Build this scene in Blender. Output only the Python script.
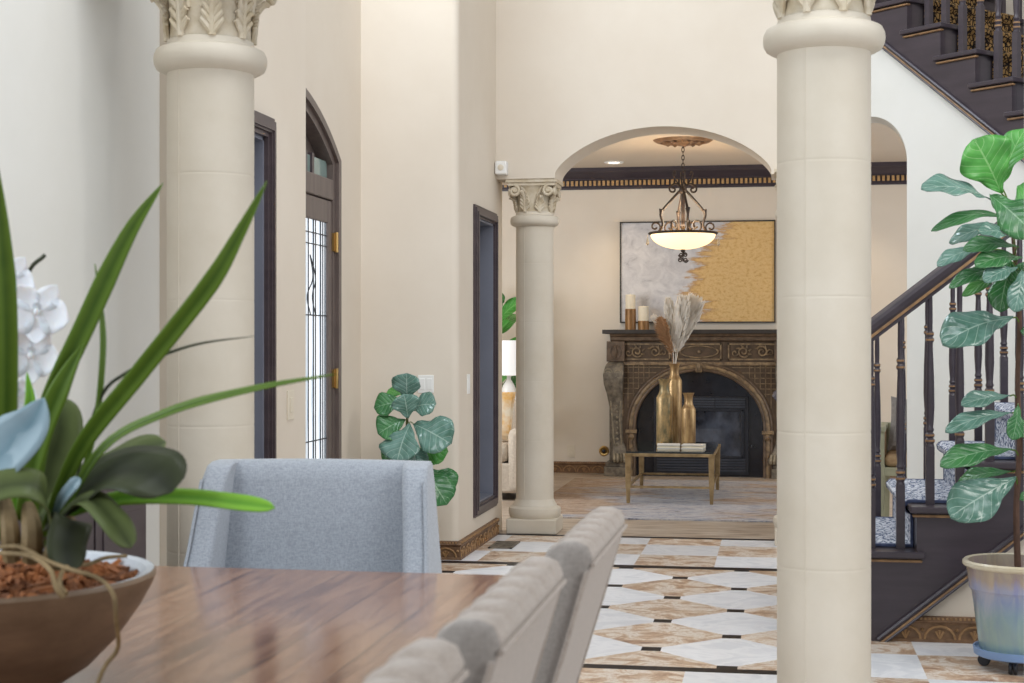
import bpy, math, random
from mathutils import Vector, Matrix
random.seed(7)
C = bpy.context.scene.collection
for o in list(bpy.data.objects): bpy.data.objects.remove(o)
PI = math.pi

# ------------------------------------------------------------------ camera
YAW, CAMH, FPX = 0.172, 1.28, 1524.0
cd = bpy.data.cameras.new('camera'); cam = bpy.data.objects.new('camera', cd); C.objects.link(cam)
cam.location = (0, 0, CAMH); cam.rotation_euler = (PI/2, 0, YAW)
cd.sensor_width = 36; cd.lens = FPX/1024*36; cd.clip_start = .05; cd.clip_end = 100
cd.dof.use_dof = True; cd.dof.focus_distance = 9.5; cd.dof.aperture_fstop = 9.0
bpy.context.scene.camera = cam

# ------------------------------------------------------------------ world and lights
w = bpy.data.worlds.new('world'); bpy.context.scene.world = w; w.use_nodes = True
wn = w.node_tree; wn.nodes.clear()
bg = wn.nodes.new('ShaderNodeBackground'); wo = wn.nodes.new('ShaderNodeOutputWorld')
bg.inputs[0].default_value = (.90, .95, 1.0, 1); bg.inputs[1].default_value = .52
wn.links.new(bg.outputs[0], wo.inputs[0])

def area(name, loc, target, sx, sy, power, col):
    l = bpy.data.lights.new(name, 'AREA'); l.shape = 'RECTANGLE'; l.size = sx; l.size_y = sy
    l.energy = power; l.color = col
    o = bpy.data.objects.new(name, l); C.objects.link(o); o.location = loc
    o.rotation_euler = (Vector(target)-Vector(loc)).to_track_quat('-Z', 'Y').to_euler()
    return o
def point(name, loc, power, col, r=.1):
    l = bpy.data.lights.new(name, 'POINT'); l.energy = power; l.color = col; l.shadow_soft_size = r
    o = bpy.data.objects.new(name, l); C.objects.link(o); o.location = loc; return o
area('dining_window_and_fill', (-3.3, .3, 2.6), (.3, 5, 1.2), 2.6, 2.4, 95, (.86, .94, 1))
area('entry_window_light', (-2.35, 7.5, 4.6), (1.6, 8.6, 2.2), 1.4, 1.8, 110, (.80, .90, 1))
area('foyer_window_light', (.2, 3.0, 6.5), (-.2, 9.0, 1.0), 3.0, 3.0, 150, (.92, .96, 1))
area('left_wall_fill_light', (2.9, 4.6, 4.6), (-2.3, 8.0, 1.3), 1.8, 1.8, 85, (1, .97, .93))  # unseen fill added to brighten the left wall
area('living_fill_light', (3.3, 12.3, 1.9), (-1.5, 13.4, 1.0), 2.0, 2.2, 45, (.90, .95, 1))  # unseen area light filling the living room from the right
area('living_fill_light', (-3.9, 11.0, 1.9), (-.4, 14.4, .9), 1.6, 1.8, 70, (.92, .96, 1))  # unseen fill added to lift the dark mantel front
area('dining_window_and_fill', (2.6, 1.0, 2.3), (-2.1, 4.2, 1.4), 1.8, 1.8, 42, (.90, .96, 1))  # unseen fill added on the right to brighten the dining wall

vs = bpy.context.scene.view_settings
vs.view_transform = 'Standard'; vs.look = 'None'; vs.exposure = 0.1; vs.gamma = 1.0; vs.use_curve_mapping = False

# ------------------------------------------------------------------ helpers: points read off the photograph at a known depth
cY, sY = math.cos(YAW), math.sin(YAW)
def ray(x, y):
    a = (x-512)/FPX; b = -(y-341.5)/FPX
    return Vector((a*cY-sY, a*sY+cY, b))
def at(x, y, Y):
    d = ray(x, y); return d*(Y/d.y)+Vector((0, 0, CAMH))
def atX(x, y, X):
    d = ray(x, y); return d*(X/d.x)+Vector((0, 0, CAMH))

# ------------------------------------------------------------------ helpers: meshes
class MB:
    def __init__(s): s.v = []; s.f = []; s.m = []; s.uv = {}
    def add(s, vs, fs, m=0, uvs=None):
        b = len(s.v); s.v += [tuple(p) for p in vs]
        for f in fs:
            if uvs is not None: s.uv[len(s.f)] = [uvs[i] for i in f]
            s.f.append([i+b for i in f]); s.m.append(m)
        return s
    def box(s, lo, hi, m=0):
        x0, y0, z0 = lo; x1, y1, z1 = hi
        return s.add([(x0,y0,z0),(x1,y0,z0),(x1,y1,z0),(x0,y1,z0),(x0,y0,z1),(x1,y0,z1),(x1,y1,z1),(x0,y1,z1)],
              [(0,3,2,1),(4,5,6,7),(0,1,5,4),(1,2,6,5),(2,3,7,6),(3,0,4,7)], m)
    def obox(s, c, size, M=None, m=0):
        hx, hy, hz = [q/2 for q in size]; M = M or Matrix.Identity(3); c = Vector(c)
        P = [(-hx,-hy,-hz),(hx,-hy,-hz),(hx,hy,-hz),(-hx,hy,-hz),(-hx,-hy,hz),(hx,-hy,hz),(hx,hy,hz),(-hx,hy,hz)]
        return s.add([c+M@Vector(p) for p in P], [(0,3,2,1),(4,5,6,7),(0,1,5,4),(1,2,6,5),(2,3,7,6),(3,0,4,7)], m)
    def taper(s, c0, s0, c1, s1, m=0):
        P = []
        for c, q in ((c0, s0), (c1, s1)):
            for a, b in ((-1,-1),(1,-1),(1,1),(-1,1)): P.append((c[0]+a*q[0]/2, c[1]+b*q[1]/2, c[2]))
        return s.add(P, [(0,3,2,1),(4,5,6,7),(0,1,5,4),(1,2,6,5),(2,3,7,6),(3,0,4,7)], m)
    def prism(s, poly, O, U, V, W, m=0):
        """2-D polygon (counter-clockwise in U,V) pushed along W"""
        O, U, V, W = Vector(O), Vector(U), Vector(V), Vector(W)
        poly = [q for i, q in enumerate(poly) if abs(q[0]-poly[i-1][0])+abs(q[1]-poly[i-1][1]) > 1e-6]; n = len(poly)
        if sum(poly[i-1][0]*poly[i][1]-poly[i][0]*poly[i-1][1] for i in range(n)) < 0: poly = poly[::-1]
        A = [O+U*a+V*b for a, b in poly]; B = [p+W for p in A]
        fs = [list(range(n)), list(range(2*n-1, n-1, -1))]
        for i in range(n):
            j = (i+1) % n; fs.append([j, i, i+n, j+n])
        if U.cross(V).dot(W) > 0: fs = [f[::-1] for f in fs]
        return s.add(A+B, fs, m)
    def lathe(s, prof, seg=32, c=(0,0,0), m=0, a0=0, a1=2*PI, ax=None, mats=None, sx=1, sy=1):
        c = Vector(c); full = abs(a1-a0-2*PI) < 1e-6; k = seg if full else seg+1; n = len(prof); vs = []
        for i in range(k):
            a = a0+(a1-a0)*i/seg
            for r, z in prof:
                p = Vector((r*math.cos(a)*sx, r*math.sin(a)*sy, z))
                vs.append(c+(ax@p if ax else p))
        b = len(s.v); s.v += [tuple(p) for p in vs]
        for i in range(seg):
            i2 = (i+1) % k
            for j in range(n-1):
                s.f.append([b+i*n+j, b+i2*n+j, b+i2*n+j+1, b+i*n+j+1]); s.m.append(mats[j] if mats else m)
        return s
    def tube(s, pts, r, seg=8, m=0, cap=True, flat=1.0, up=None):
        pts = [Vector(p) for p in pts]; n = len(pts)
        R = r if isinstance(r, (list, tuple)) else [r]*n
        b = len(s.v); prev = None
        for i, p in enumerate(pts):
            t = (pts[min(i+1, n-1)]-pts[max(i-1, 0)])
            t = t.normalized() if t.length > 1e-9 else Vector((0,0,1))
            if prev is None:
                h = Vector(up) if up else (Vector((0,0,1)) if abs(t.z) < .9 else Vector((1,0,0)))
            else: h = prev
            u = (h-t*h.dot(t))
            u = u.normalized() if u.length > 1e-6 else t.orthogonal().normalized()
            v = t.cross(u); prev = u
            for k in range(seg):
                a = 2*PI*k/seg; s.v.append(tuple(p+u*(R[i]*math.cos(a))+v*(R[i]*flat*math.sin(a))))
        for i in range(n-1):
            for k in range(seg):
                k2 = (k+1) % seg; s.f.append([b+i*seg+k, b+i*seg+k2, b+(i+1)*seg+k2, b+(i+1)*seg+k]); s.m.append(m)
        if cap:
            s.f.append([b+k for k in range(seg-1, -1, -1)]); s.m.append(m)
            s.f.append([b+(n-1)*seg+k for k in range(seg)]); s.m.append(m)
        return s
    def ball(s, c, r, seg=10, m=0, sz=1.0):
        return s.lathe([(max(r*math.sin(PI*i/6), 1e-4), -r*sz*math.cos(PI*i/6)) for i in range(7)], seg, c, m)
    def build(s, name, mats, parent=None, smooth=True, bevel=0, angle=35, loc=None, solid=0, sub=0):
        me = bpy.data.meshes.new(name); me.from_pydata(s.v, [], s.f)
        if not isinstance(mats, (list, tuple)): mats = [mats]
        for q in mats: me.materials.append(q)
        for i, p in enumerate(me.polygons): p.material_index = s.m[i]
        if s.uv:
            ul = me.uv_layers.new(name='uv')
            for i, p in enumerate(me.polygons):
                if i in s.uv:
                    for li, q in zip(p.loop_indices, s.uv[i]): ul.data[li].uv = q
        me.validate(); me.update()
        if smooth:
            for p in me.polygons: p.use_smooth = True
            me.set_sharp_from_angle(angle=math.radians(angle))
        o = bpy.data.objects.new(name, me); C.objects.link(o)
        if parent is not None: o.parent = parent
        if loc is not None: o.location = loc
        if bevel:
            b = o.modifiers.new('bevel', 'BEVEL'); b.width = bevel; b.segments = 2; b.limit_method = 'ANGLE'
        if solid:
            d = o.modifiers.new('solid', 'SOLIDIFY'); d.thickness = solid; d.offset = 0
        if sub:
            d = o.modifiers.new('sub', 'SUBSURF'); d.levels = sub; d.render_levels = sub
        return o

def tag(o, label, cat, group=None):
    o['label'] = label; o['category'] = cat
    if group: o['group'] = group
    return o
def thing(name, label, cat, loc=(0,0,0), rz=0, group=None):
    o = bpy.data.objects.new(name, None); C.objects.link(o); o.location = loc; o.rotation_euler = (0,0,rz)
    o.empty_display_size = .1
    return tag(o, label, cat, group)
def struct(o): o['kind'] = 'structure'; return o
def dup(root, loc, rz=None, label=None, group=None):
    r = root.copy(); C.objects.link(r); r.location = loc
    if rz is not None: r.rotation_euler = (0,0,rz)
    if label: r['label'] = label
    if group: r['group'] = group
    for ch in list(root.children):
        c = ch.copy(); C.objects.link(c); c.parent = r
        for g in list(ch.children):
            d = g.copy(); C.objects.link(d); d.parent = c
    return r
def crom(P, n=24):
    P = [Vector(p) for p in P]; Q = [P[0]*2-P[1]]+P+[P[-1]*2-P[-2]]; out = []
    k = len(P)-1
    for i in range(n+1):
        u = i/n*k; j = min(int(u), k-1); t = u-j; a, b, c, d = Q[j:j+4]
        out.append(.5*((2*b)+(c-a)*t+(2*a-5*b+4*c-d)*t*t+(3*b-a-3*c+d)*t*t*t))
    return out
def spiral(c, r0, r1, a0, a1, U, V, n=20):
    c, U, V = Vector(c), Vector(U), Vector(V)
    return [c+U*((r0+(r1-r0)*i/n)*math.cos(a0+(a1-a0)*i/n))+V*((r0+(r1-r0)*i/n)*math.sin(a0+(a1-a0)*i/n)) for i in range(n+1)]

# ------------------------------------------------------------------ helpers: materials
class NT:
    def __init__(s, name):
        s.mat = bpy.data.materials.new(name); s.mat.use_nodes = True; s.t = s.mat.node_tree; s.t.nodes.clear()
        s.out = s.n('ShaderNodeOutputMaterial'); s.b = s.n('ShaderNodeBsdfPrincipled')
        s.t.links.new(s.b.outputs[0], s.out.inputs[0])
    def n(s, k): return s.t.nodes.new(k)
    def lk(s, a, b):
        if isinstance(a, (int, float)): b.default_value = a
        elif isinstance(a, tuple): b.default_value = a
        else: s.t.links.new(a, b)
    def coord(s, kind='Object', scale=(1,1,1), rot=(0,0,0)):
        c = s.n('ShaderNodeTexCoord'); m = s.n('ShaderNodeMapping'); m.inputs['Scale'].default_value = scale
        m.inputs['Rotation'].default_value = rot
        s.t.links.new(c.outputs[kind], m.inputs[0]); return m.outputs[0]
    def m(s, op, a, b=0.0, c=0.0):
        q = s.n('ShaderNodeMath'); q.operation = op; s.lk(a, q.inputs[0]); s.lk(b, q.inputs[1]); s.lk(c, q.inputs[2]); return q.outputs[0]
    def noise(s, co, scale=5, det=4, rough=.5, dist=0):
        q = s.n('ShaderNodeTexNoise'); s.lk(co, q.inputs['Vector']); q.inputs['Scale'].default_value = scale
        q.inputs['Detail'].default_value = det; q.inputs['Roughness'].default_value = rough; q.inputs['Distortion'].default_value = dist
        return q.outputs[0]
    def vor(s, co, scale=5, feat='F1', out=0):
        q = s.n('ShaderNodeTexVoronoi'); q.feature = feat; s.lk(co, q.inputs['Vector']); q.inputs['Scale'].default_value = scale; return q.outputs[out]
    def white(s, x, y):
        q = s.n('ShaderNodeTexWhiteNoise'); q.noise_dimensions = '2D'; cmb = s.n('ShaderNodeCombineXYZ'); s.lk(x, cmb.inputs[0]); s.lk(y, cmb.inputs[1])
        s.lk(cmb.outputs[0], q.inputs['Vector']); return q.outputs[0]
    def ramp(s, f, stops, interp='LINEAR'):
        q = s.n('ShaderNodeValToRGB'); q.color_ramp.interpolation = interp; e = q.color_ramp.elements
        while len(e) < len(stops): e.new(.5)
        for i, (p, c) in enumerate(stops): e[i].position = p; e[i].color = (*c, 1) if len(c) == 3 else c
        s.lk(f, q.inputs[0]); return q.outputs[0]
    def mix(s, f, a, b):
        q = s.n('ShaderNodeMix'); q.data_type = 'RGBA'; s.lk(f, q.inputs[0])
        s.lk((*a, 1) if isinstance(a, tuple) and len(a) == 3 else a, q.inputs[6]); s.lk((*b, 1) if isinstance(b, tuple) and len(b) == 3 else b, q.inputs[7]); return q.outputs[2]
    def sep(s, co):
        q = s.n('ShaderNodeSeparateXYZ'); s.lk(co, q.inputs[0]); return q.outputs
    def bump(s, h, st=.3, d=.01):
        q = s.n('ShaderNodeBump'); q.inputs['Strength'].default_value = st; q.inputs['Distance'].default_value = d; s.lk(h, q.inputs['Height'])
        s.lk(q.outputs[0], s.b.inputs['Normal']); return s
    def set(s, col=None, rough=.5, metal=0, spec=None, **kw):
        if col is not None: s.lk((*col, 1) if isinstance(col, tuple) and len(col) == 3 else col, s.b.inputs['Base Color'])
        s.lk(rough, s.b.inputs['Roughness']); s.lk(metal, s.b.inputs['Metallic'])
        if spec is not None: s.b.inputs['Specular IOR Level'].default_value = spec
        for k, v in kw.items(): s.lk(v, s.b.inputs[k.replace('_', ' ')])
        return s
def hexc(h):
    h = h.lstrip('#'); v = [int(h[i:i+2], 16)/255 for i in (0, 2, 4)]
    return tuple(x/12.92 if x <= .04045 else ((x+.055)/1.055)**2.4 for x in v)
def simple(name, a, b=None, rough=.5, metal=0, scale=6, bump=0, bscale=60, st=(1,1,1), spec=None, lo=.35, hi=.65):
    t = NT(name); co = t.coord('Object', st)
    col = hexc(a) if b is None else t.ramp(t.noise(co, scale, 5, .6), [(lo, hexc(a)), (hi, hexc(b))])
    t.set(col, rough, metal, spec)
    if bump: t.bump(t.noise(co, bscale, 4), bump, .004)
    return t.mat

M = {}
M['wall'] = simple('cream_plaster', '#DED3C4', '#D9CDBD', .7, scale=1.5, bump=.06, bscale=45)
M['wall_cool'] = simple('pale_plaster', '#E6E5E0', '#E1E0DA', .7, scale=1.5, bump=.06, bscale=45)
M['ceiling'] = simple('ceiling_plaster', '#D8CCBD', '#D3C6B6', .8, scale=1.2, bump=.05, bscale=60)
M['stone'] = simple('cast_stone', '#D9CFBF', '#D0C5B3', .55, scale=3, bump=.08, bscale=70)
M['stone_worn'] = simple('carved_stone', '#D8CDBA', '#C4B497', .6, scale=14, bump=.15, bscale=80)
M['dark_wood'] = simple('dark_stained_wood', '#433B42', '#393239', .3, scale=3, st=(1,1,6), bump=.06, bscale=30)
M['trim_wood'] = simple('dark_trim_wood', '#52474A', '#463C40', .35, scale=3, st=(1,1,6))
M['door_wood'] = simple('brown_door_wood', '#6A5D58', '#5C504C', .42, scale=4, st=(8,8,1))
M['gold_edge'] = simple('rubbed_gold', '#A37F58', '#7E6044', .45, scale=20)
M['lining_sheen'] = simple('blue_sheen_wood', '#7F828F', '#747784', .45, scale=2)  # dark wood linings, their bluish reflection put into the colour
M['brass'] = simple('hinge_brass', '#C8A468', None, .3, 1)
M['white_plastic'] = simple('white_plastic', '#EEEDEA', None, .4)
M['ivory'] = simple('ivory_plastic', '#DDD2BF', None, .45)
M['black'] = simple('black_metal', '#1C1F27', '#272A34', .35, scale=8)
M['carved'] = simple('carved_walnut', '#B08A60', '#86643F', .5, scale=22, bump=.25, bscale=60, lo=.3, hi=.7)
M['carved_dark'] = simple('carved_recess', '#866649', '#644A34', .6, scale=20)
M['mantel'] = simple('mantel_wood', '#75604C', '#483829', .5, scale=16, bump=.25, bscale=50, lo=.3, hi=.7)
M['mantel_light'] = simple('mantel_highlight', '#98805F', '#5F4D3B', .5, scale=22, bump=.2, bscale=60)  # raised mantel carving lightened, highlights put into the wood colour
M['mantel_grey'] = simple('mantel_grey', '#8A7F6E', '#524A40', .55, scale=18, bump=.3, bscale=60)
M['louvre_grey'] = simple('louvre_grey', '#40444E', '#343842', .35)
M['mantel_dark'] = simple('mantel_shaded', '#5C4834', '#443526', .6, scale=14)  # mantel wood darkened behind the carving, shade put into the colour
M['carving'] = simple('carved_highlight', '#A39781', '#7A705F', .5, scale=24)  # scroll carving paler, its highlights put into the colour
M['mantel_top'] = simple('mantel_top', '#3A342F', '#2C2724', .4, scale=8)
M['iron'] = simple('bronze_iron', '#3E2F26', '#2A2019', .6, .1, scale=30)
M['vase'] = simple('antique_gold', '#C2A272', '#7F6240', .36, .5, scale=9, st=(3,3,.6), bump=.08, bscale=40)
M['vase_old'] = simple('tarnished_gold', '#B99B6C', '#6C664C', .4, .45, scale=12, st=(2,2,1), bump=.1, bscale=40)
M['table_brass'] = simple('antique_brass', '#A68E68', '#836C4A', .42, .35, scale=14)
M['paper'] = simple('paper', '#E4E2DD', '#D2D0CC', .7, scale=3)
M['wax'] = simple('candle_wax', '#EADFC9', '#E2D5BB', .55, scale=6)
M['holder'] = simple('candle_wood', '#A07440', '#6E4C28', .45, .2, scale=5, st=(9,9,1))
M['bark'] = simple('orchid_bark', '#A9693A', '#54301A', .85, scale=18, bump=.4, bscale=50)
M['root'] = simple('aerial_root', '#8A7450', '#63502F', .7, scale=25)
M['trunk'] = simple('tree_bark', '#6B4E40', '#493429', .8, scale=20, bump=.4, bscale=60, st=(1,1,.4))
M['soil'] = simple('soil', '#4A3529', '#2E2019', .95, scale=40, bump=.5, bscale=60)
M['blue_plastic'] = simple('blue_plastic', '#7E9CC8', None, .4)
M['sage'] = simple('sage_paint', '#AFAE92', '#9A9A80', .5, scale=5)
M['tan_fabric'] = simple('tan_fabric', '#B79B78', '#A68864', .9, scale=30)
M['sofa'] = simple('sofa_linen', '#C2B6A6', '#B4A797', .9, scale=60, bump=.1, bscale=200)
M['gold_pillow'] = simple('gold_cushion', '#D9A656', '#E8DCC6', .8, scale=9)
M['grey_fabric'] = simple('grey_cushion', '#8C8784', '#7C7774', .9, scale=40)
M['ceramic'] = simple('white_ceramic', '#EDEAE4', None, .3)
M['lamp_shade'] = simple('lamp_shade', '#F2F0EC', None, .8)
M['petal'] = NT('orchid_petal').set(hexc('#E9E7EA'), .6, 0, None, Subsurface_Weight=.2).mat

def mat_floor():
    t = NT('inlaid_marble_floor'); co = t.coord(); X, Y, Z = t.sep(co); m = t.m
    # square tiles
    gx = m('DIVIDE', m('ADD', X, .35), .457); gy = m('DIVIDE', m('SUBTRACT', Y, 5.96), .457)
    ix, iy = m('FLOOR', gx), m('FLOOR', gy)
    par = m('FLOORED_MODULO', m('ADD', m('ADD', ix, iy), m('LESS_THAN', Y, 8.0)), 2.0)
    # diagonal tiles
    a = m('DIVIDE', m('ADD', X, .515), .6452); b = m('DIVIDE', m('SUBTRACT', Y, 6.351), .6452)
    p, q = m('ADD', a, b), m('SUBTRACT', a, b); fp, fq = m('FLOOR', p), m('FLOOR', q)
    dpar = m('FLOORED_MODULO', m('ADD', fp, fq), 2.0)
    field = m('MULTIPLY', m('MULTIPLY', m('GREATER_THAN', Y, 6.0), m('LESS_THAN', Y, 8.63)), m('LESS_THAN', X, .13))
    one = lambda v: m('SUBTRACT', 1.0, v)
    brown = m('ADD', m('MULTIPLY', field, dpar), m('MULTIPLY', one(field), par))
    sx = m('ADD', m('MULTIPLY', field, fp), m('MULTIPLY', one(field), ix)); sy = m('ADD', m('MULTIPLY', field, fq), m('MULTIPLY', one(field), m('ADD', iy, 40)))
    rnd = t.white(sx, sy)
    # black clipped corners: squares at the lattice points
    pr, qr = m('ROUND', p), m('ROUND', q)
    dx = m('ABSOLUTE', m('SUBTRACT', a, m('MULTIPLY', m('ADD', pr, qr), .5))); dy = m('ABSOLUTE', m('SUBTRACT', b, m('MULTIPLY', m('SUBTRACT', pr, qr), .5)))
    dot = m('MULTIPLY', m('MULTIPLY', m('LESS_THAN', dx, .063), m('LESS_THAN', dy, .063)), field)
    def band(v, c, h): return m('LESS_THAN', m('ABSOLUTE', m('SUBTRACT', v, c)), h)
    inx = m('LESS_THAN', X, .2)
    line = m('MULTIPLY', m('ADD', band(Y, 5.977, .038), band(Y, 8.665, .05)), inx)
    line = m('ADD', line, m('MULTIPLY', band(X, .165, .035), m('MULTIPLY', m('GREATER_THAN', Y, 5.945), m('LESS_THAN', Y, 8.705))))
    line = m('ADD', line, band(Y, 9.965, .038))
    black = m('MINIMUM', m('ADD', line, dot), 1.0)
    # stones
    st = t.coord('Object', (1.0, 1.3, 1)); off = m('MULTIPLY', rnd, 31.0)
    cmb = t.n('ShaderNodeVectorMath'); cmb.operation = 'ADD'; c3 = t.n('ShaderNodeCombineXYZ'); t.lk(off, c3.inputs[0]); t.lk(off, c3.inputs[2])
    t.lk(st, cmb.inputs[0]); t.lk(c3.outputs[0], cmb.inputs[1]); sc = cmb.outputs[0]
    n1 = t.noise(sc, 6.0, 10, .78, .7)
    trav = t.ramp(n1, [(.30, hexc('#6B5648')), (.40, hexc('#A98770')), (.48, hexc('#CBAE92')), (.55, hexc('#EAE3DA')), (.62, hexc('#C6A68A')), (.73, hexc('#84695A'))])
    vein = t.noise(sc, 3.0, 6, .6, 2.0)
    mar = t.ramp(vein, [(.40, hexc('#DFE2E8')), (.5, hexc('#F0F2F6')), (.62, hexc('#E4E6EC'))])
    col = t.mix(brown, mar, trav)
    var = t.ramp(rnd, [(0, (.86, .84, .82)), (1, (1.04, 1.02, 1.0))])
    mm = t.n('ShaderNodeMix'); mm.data_type = 'RGBA'; mm.blend_type = 'MULTIPLY'; mm.inputs[0].default_value = .8; t.lk(col, mm.inputs[6]); t.lk(var, mm.inputs[7]); col = mm.outputs[2]
    s2 = t.coord('Object', (.8, 5, 1)); thr = t.ramp(t.noise(s2, 4, 8, .65, .5), [(.35, hexc('#86715F')), (.5, hexc('#B3A290')), (.65, hexc('#C6BAAC'))])
    col = t.mix(m('GREATER_THAN', Y, 9.99), col, thr)
    sl = t.noise(co, 14, 3); bl = t.ramp(sl, [(.3, hexc('#101014')), (.7, hexc('#26242A'))])
    col = t.mix(black, col, bl)
    t.set(col, .30, 0); t.lk(m('SUBTRACT', .26, m('MULTIPLY', black, .22)), t.b.inputs['Specular IOR Level'])
    return t.mat
M['floor'] = mat_floor()

def mat_rug():
    t = NT('woven_rug'); co = t.coord('Object', (1, 1, 1)); X, Y, Z = t.sep(co)
    a = t.noise(t.coord('Object', (2.0, 9, 1)), 2.5, 8, .8, .6)
    grey = t.ramp(a, [(.36, hexc('#4F5360')), (.45, hexc('#92949D')), (.54, hexc('#BDB7B5')), (.62, hexc('#68646A'))])
    tan = t.ramp(a, [(.36, hexc('#5A473B')), (.45, hexc('#957C69')), (.55, hexc('#BCAA98')), (.63, hexc('#6A574A'))])
    big = t.noise(t.coord('Object', (1, 1.6, 1)), 1.6, 3, .6)
    f = t.ramp(t.m('ADD', t.m('MULTIPLY', big, .9), t.m('MULTIPLY', t.m('ABSOLUTE', t.m('ADD', X, .65)), .28)), [(.55, (0,0,0)), (.72, (1,1,1))])
    t.set(t.mix(f, grey, tan), .95, 0, .1); t.bump(t.noise(co, 120, 2), .3, .004); return t.mat
M['rug'] = mat_rug()

def mat_table():
    t = NT('walnut_tabletop'); co = t.coord(); X, Y, Z = t.sep(co)
    pl = t.m('FLOOR', t.m('DIVIDE', X, .14)); r = t.white(pl, 3.0); fr = t.m('FRACT', t.m('DIVIDE', X, .14))
    g = t.noise(t.coord('Object', (14, 1.2, 1)), 2.5, 7, .6, .8)
    c = t.ramp(t.m('ADD', g, t.m('MULTIPLY', r, .16)), [(.36, hexc('#502F20')), (.50, hexc('#754A33')), (.66, hexc('#93694E'))])
    seam = t.m('LESS_THAN', fr, .018)
    t.set(t.mix(seam, c, hexc('#3B281C')), t.m('ADD', .10, t.m('MULTIPLY', g, .12)), 0, .7, Coat_Weight=.3, Coat_Roughness=.12)
    t.bump(t.m('ADD', t.m('MULTIPLY', g, .4), t.noise(co, 9, 2)), .03, .003); return t.mat
M['tabletop'] = mat_table()

def mat_fabric(name, a, b, k=1.0):
    t = NT(name); co = t.coord(); n = t.noise(t.coord('Object', (1, 1, 1)), 260*k, 3, .7); n2 = t.noise(t.coord('Object', (1, 1, .25)), 340*k, 2, .6); n3 = t.noise(t.coord('Object', (.25, .25, 1)), 340*k, 2, .6)
    v = t.m('ADD', t.m('MULTIPLY', n, .34), t.m('ADD', t.m('MULTIPLY', n2, .33), t.m('MULTIPLY', n3, .33)))
    t.set(t.ramp(v, [(.40, hexc(a)), (.60, hexc(b))]), .95, 0, .15, Sheen_Weight=.25); t.bump(v, .25, .003); return t.mat
M['tweed'] = mat_fabric('grey_tweed', '#8E939B', '#A9AEB6')
M['tweed_end_shade'] = mat_fabric('shaded_linen', '#88807A', '#9A928B')  # same chair cloth darkened, shade of the ends put into the colour
M['tweed_side'] = mat_fabric('taupe_linen', '#94877D', '#A89B90')

def mat_carpet(name, dark, light, mid):
    t = NT(name); co = t.coord('Object', (1, 1, 1))
    v = t.vor(co, 34, 'DISTANCE_TO_EDGE'); n = t.noise(co, 42, 3, .7, 2.5)
    f = t.m('ADD', t.m('MULTIPLY', v, 1.3), t.m('MULTIPLY', n, .55))
    t.set(t.ramp(f, [(.33, hexc(dark)), (.40, hexc(mid)), (.46, hexc(light))]), .95, 0, .1); t.bump(n, .3, .004); return t.mat
M['carpet'] = mat_carpet('patterned_runner', '#46516F', '#E2E4E9', '#98A2B8')
M['carpet_edge'] = simple('runner_binding', '#475070', '#5A6484', .95, scale=40)
M['carpet_warm_lit'] = mat_carpet('warm_lit_runner', '#1A1719', '#9C7C50', '#40352A')  # same carpet as the lower flight, warm light put into the colour

def mat_painting():
    t = NT('abstract_canvas'); co = t.coord('Generated'); X, Y, Z = t.sep(co)
    jag = t.noise(t.coord('Generated', (1.2, 1, 6)), 1.5, 7, .7, .4); fine = t.noise(t.coord('Generated', (3, 1, 4)), 9, 6, .7)
    g = lambda v: (v, v, v)
    base = t.ramp(Z, [(0, g(.53)), (.2, g(.50)), (.36, g(.47)), (.52, g(.42)), (.66, g(.52)), (.85, g(.60)), (1, g(.68))])
    edge = t.m('ADD', t.m('SUBTRACT', X, base), t.m('ADD', t.m('MULTIPLY', t.m('SUBTRACT', jag, .5), .80), t.m('MULTIPLY', t.m('SUBTRACT', fine, .5), .16)))
    edge = t.m('ADD', edge, .5); f = t.ramp(edge, [(.47, (0,0,0)), (.53, (1,1,1))]); rim_ = t.ramp(edge, [(.46, (0,0,0)), (.51, (1,1,1)), (.58, (0,0,0))])
    g1 = t.noise(co, 38, 8, .7, .2)
    gold = t.ramp(g1, [(.28, hexc('#B3894F')), (.42, hexc('#CFA768')), (.55, hexc('#DDBC84')), (.72, hexc('#C49A5C'))])
    wn_ = t.noise(t.coord('Generated', (2.5, 1, 2)), 4, 8, .7, .6)
    grey = t.ramp(wn_, [(.28, hexc('#8E8C90')), (.40, hexc('#BDBBBE')), (.60, hexc('#D2D0D1'))])
    t.set(t.mix(t.m('MULTIPLY', rim_, .6), t.mix(f, grey, gold), hexc('#A87843')), .45, t.m('MULTIPLY', f, .12)); t.bump(g1, .3, .006); return t.mat
M['painting'] = mat_painting()

def mat_leaf(name, a, b, vein, rough=.35, tr=.0, sheen=None):
    t = NT(name); c = t.n('ShaderNodeTexCoord'); U, V, W = t.sep(c.outputs['UV'])
    dv = t.m('ABSOLUTE', t.m('SUBTRACT', V, .5))
    mid = t.m('LESS_THAN', dv, t.m('ADD', .012, t.m('MULTIPLY', t.m('SUBTRACT', 1.0, U), .012)))
    s = t.m('FRACT', t.m('MULTIPLY', t.m('SUBTRACT', U, t.m('MULTIPLY', dv, .55)), 7.0))
    side = t.m('LESS_THAN', t.m('ABSOLUTE', t.m('SUBTRACT', s, .5)), .035)
    v = t.m('MINIMUM', t.m('ADD', mid, side), 1.0)
    n = t.noise(t.coord('Object'), 14, 4, .6); col = t.ramp(n, [(.35, hexc(a)), (.65, hexc(b))])
    t.set(t.mix(t.m('MULTIPLY', v, .42), col, hexc(vein)), rough, 0, .5)
    h = t.m('SUBTRACT', t.m('MULTIPLY', t.m('ABSOLUTE', t.m('SUBTRACT', s, .5)), 1.4), v)
    t.bump(h, .45, .004); return t.mat
M['fig_green'] = mat_leaf('fig_leaf_bright', '#4F9A3F', '#3E8734', '#A5CF8E', .42)
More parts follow.
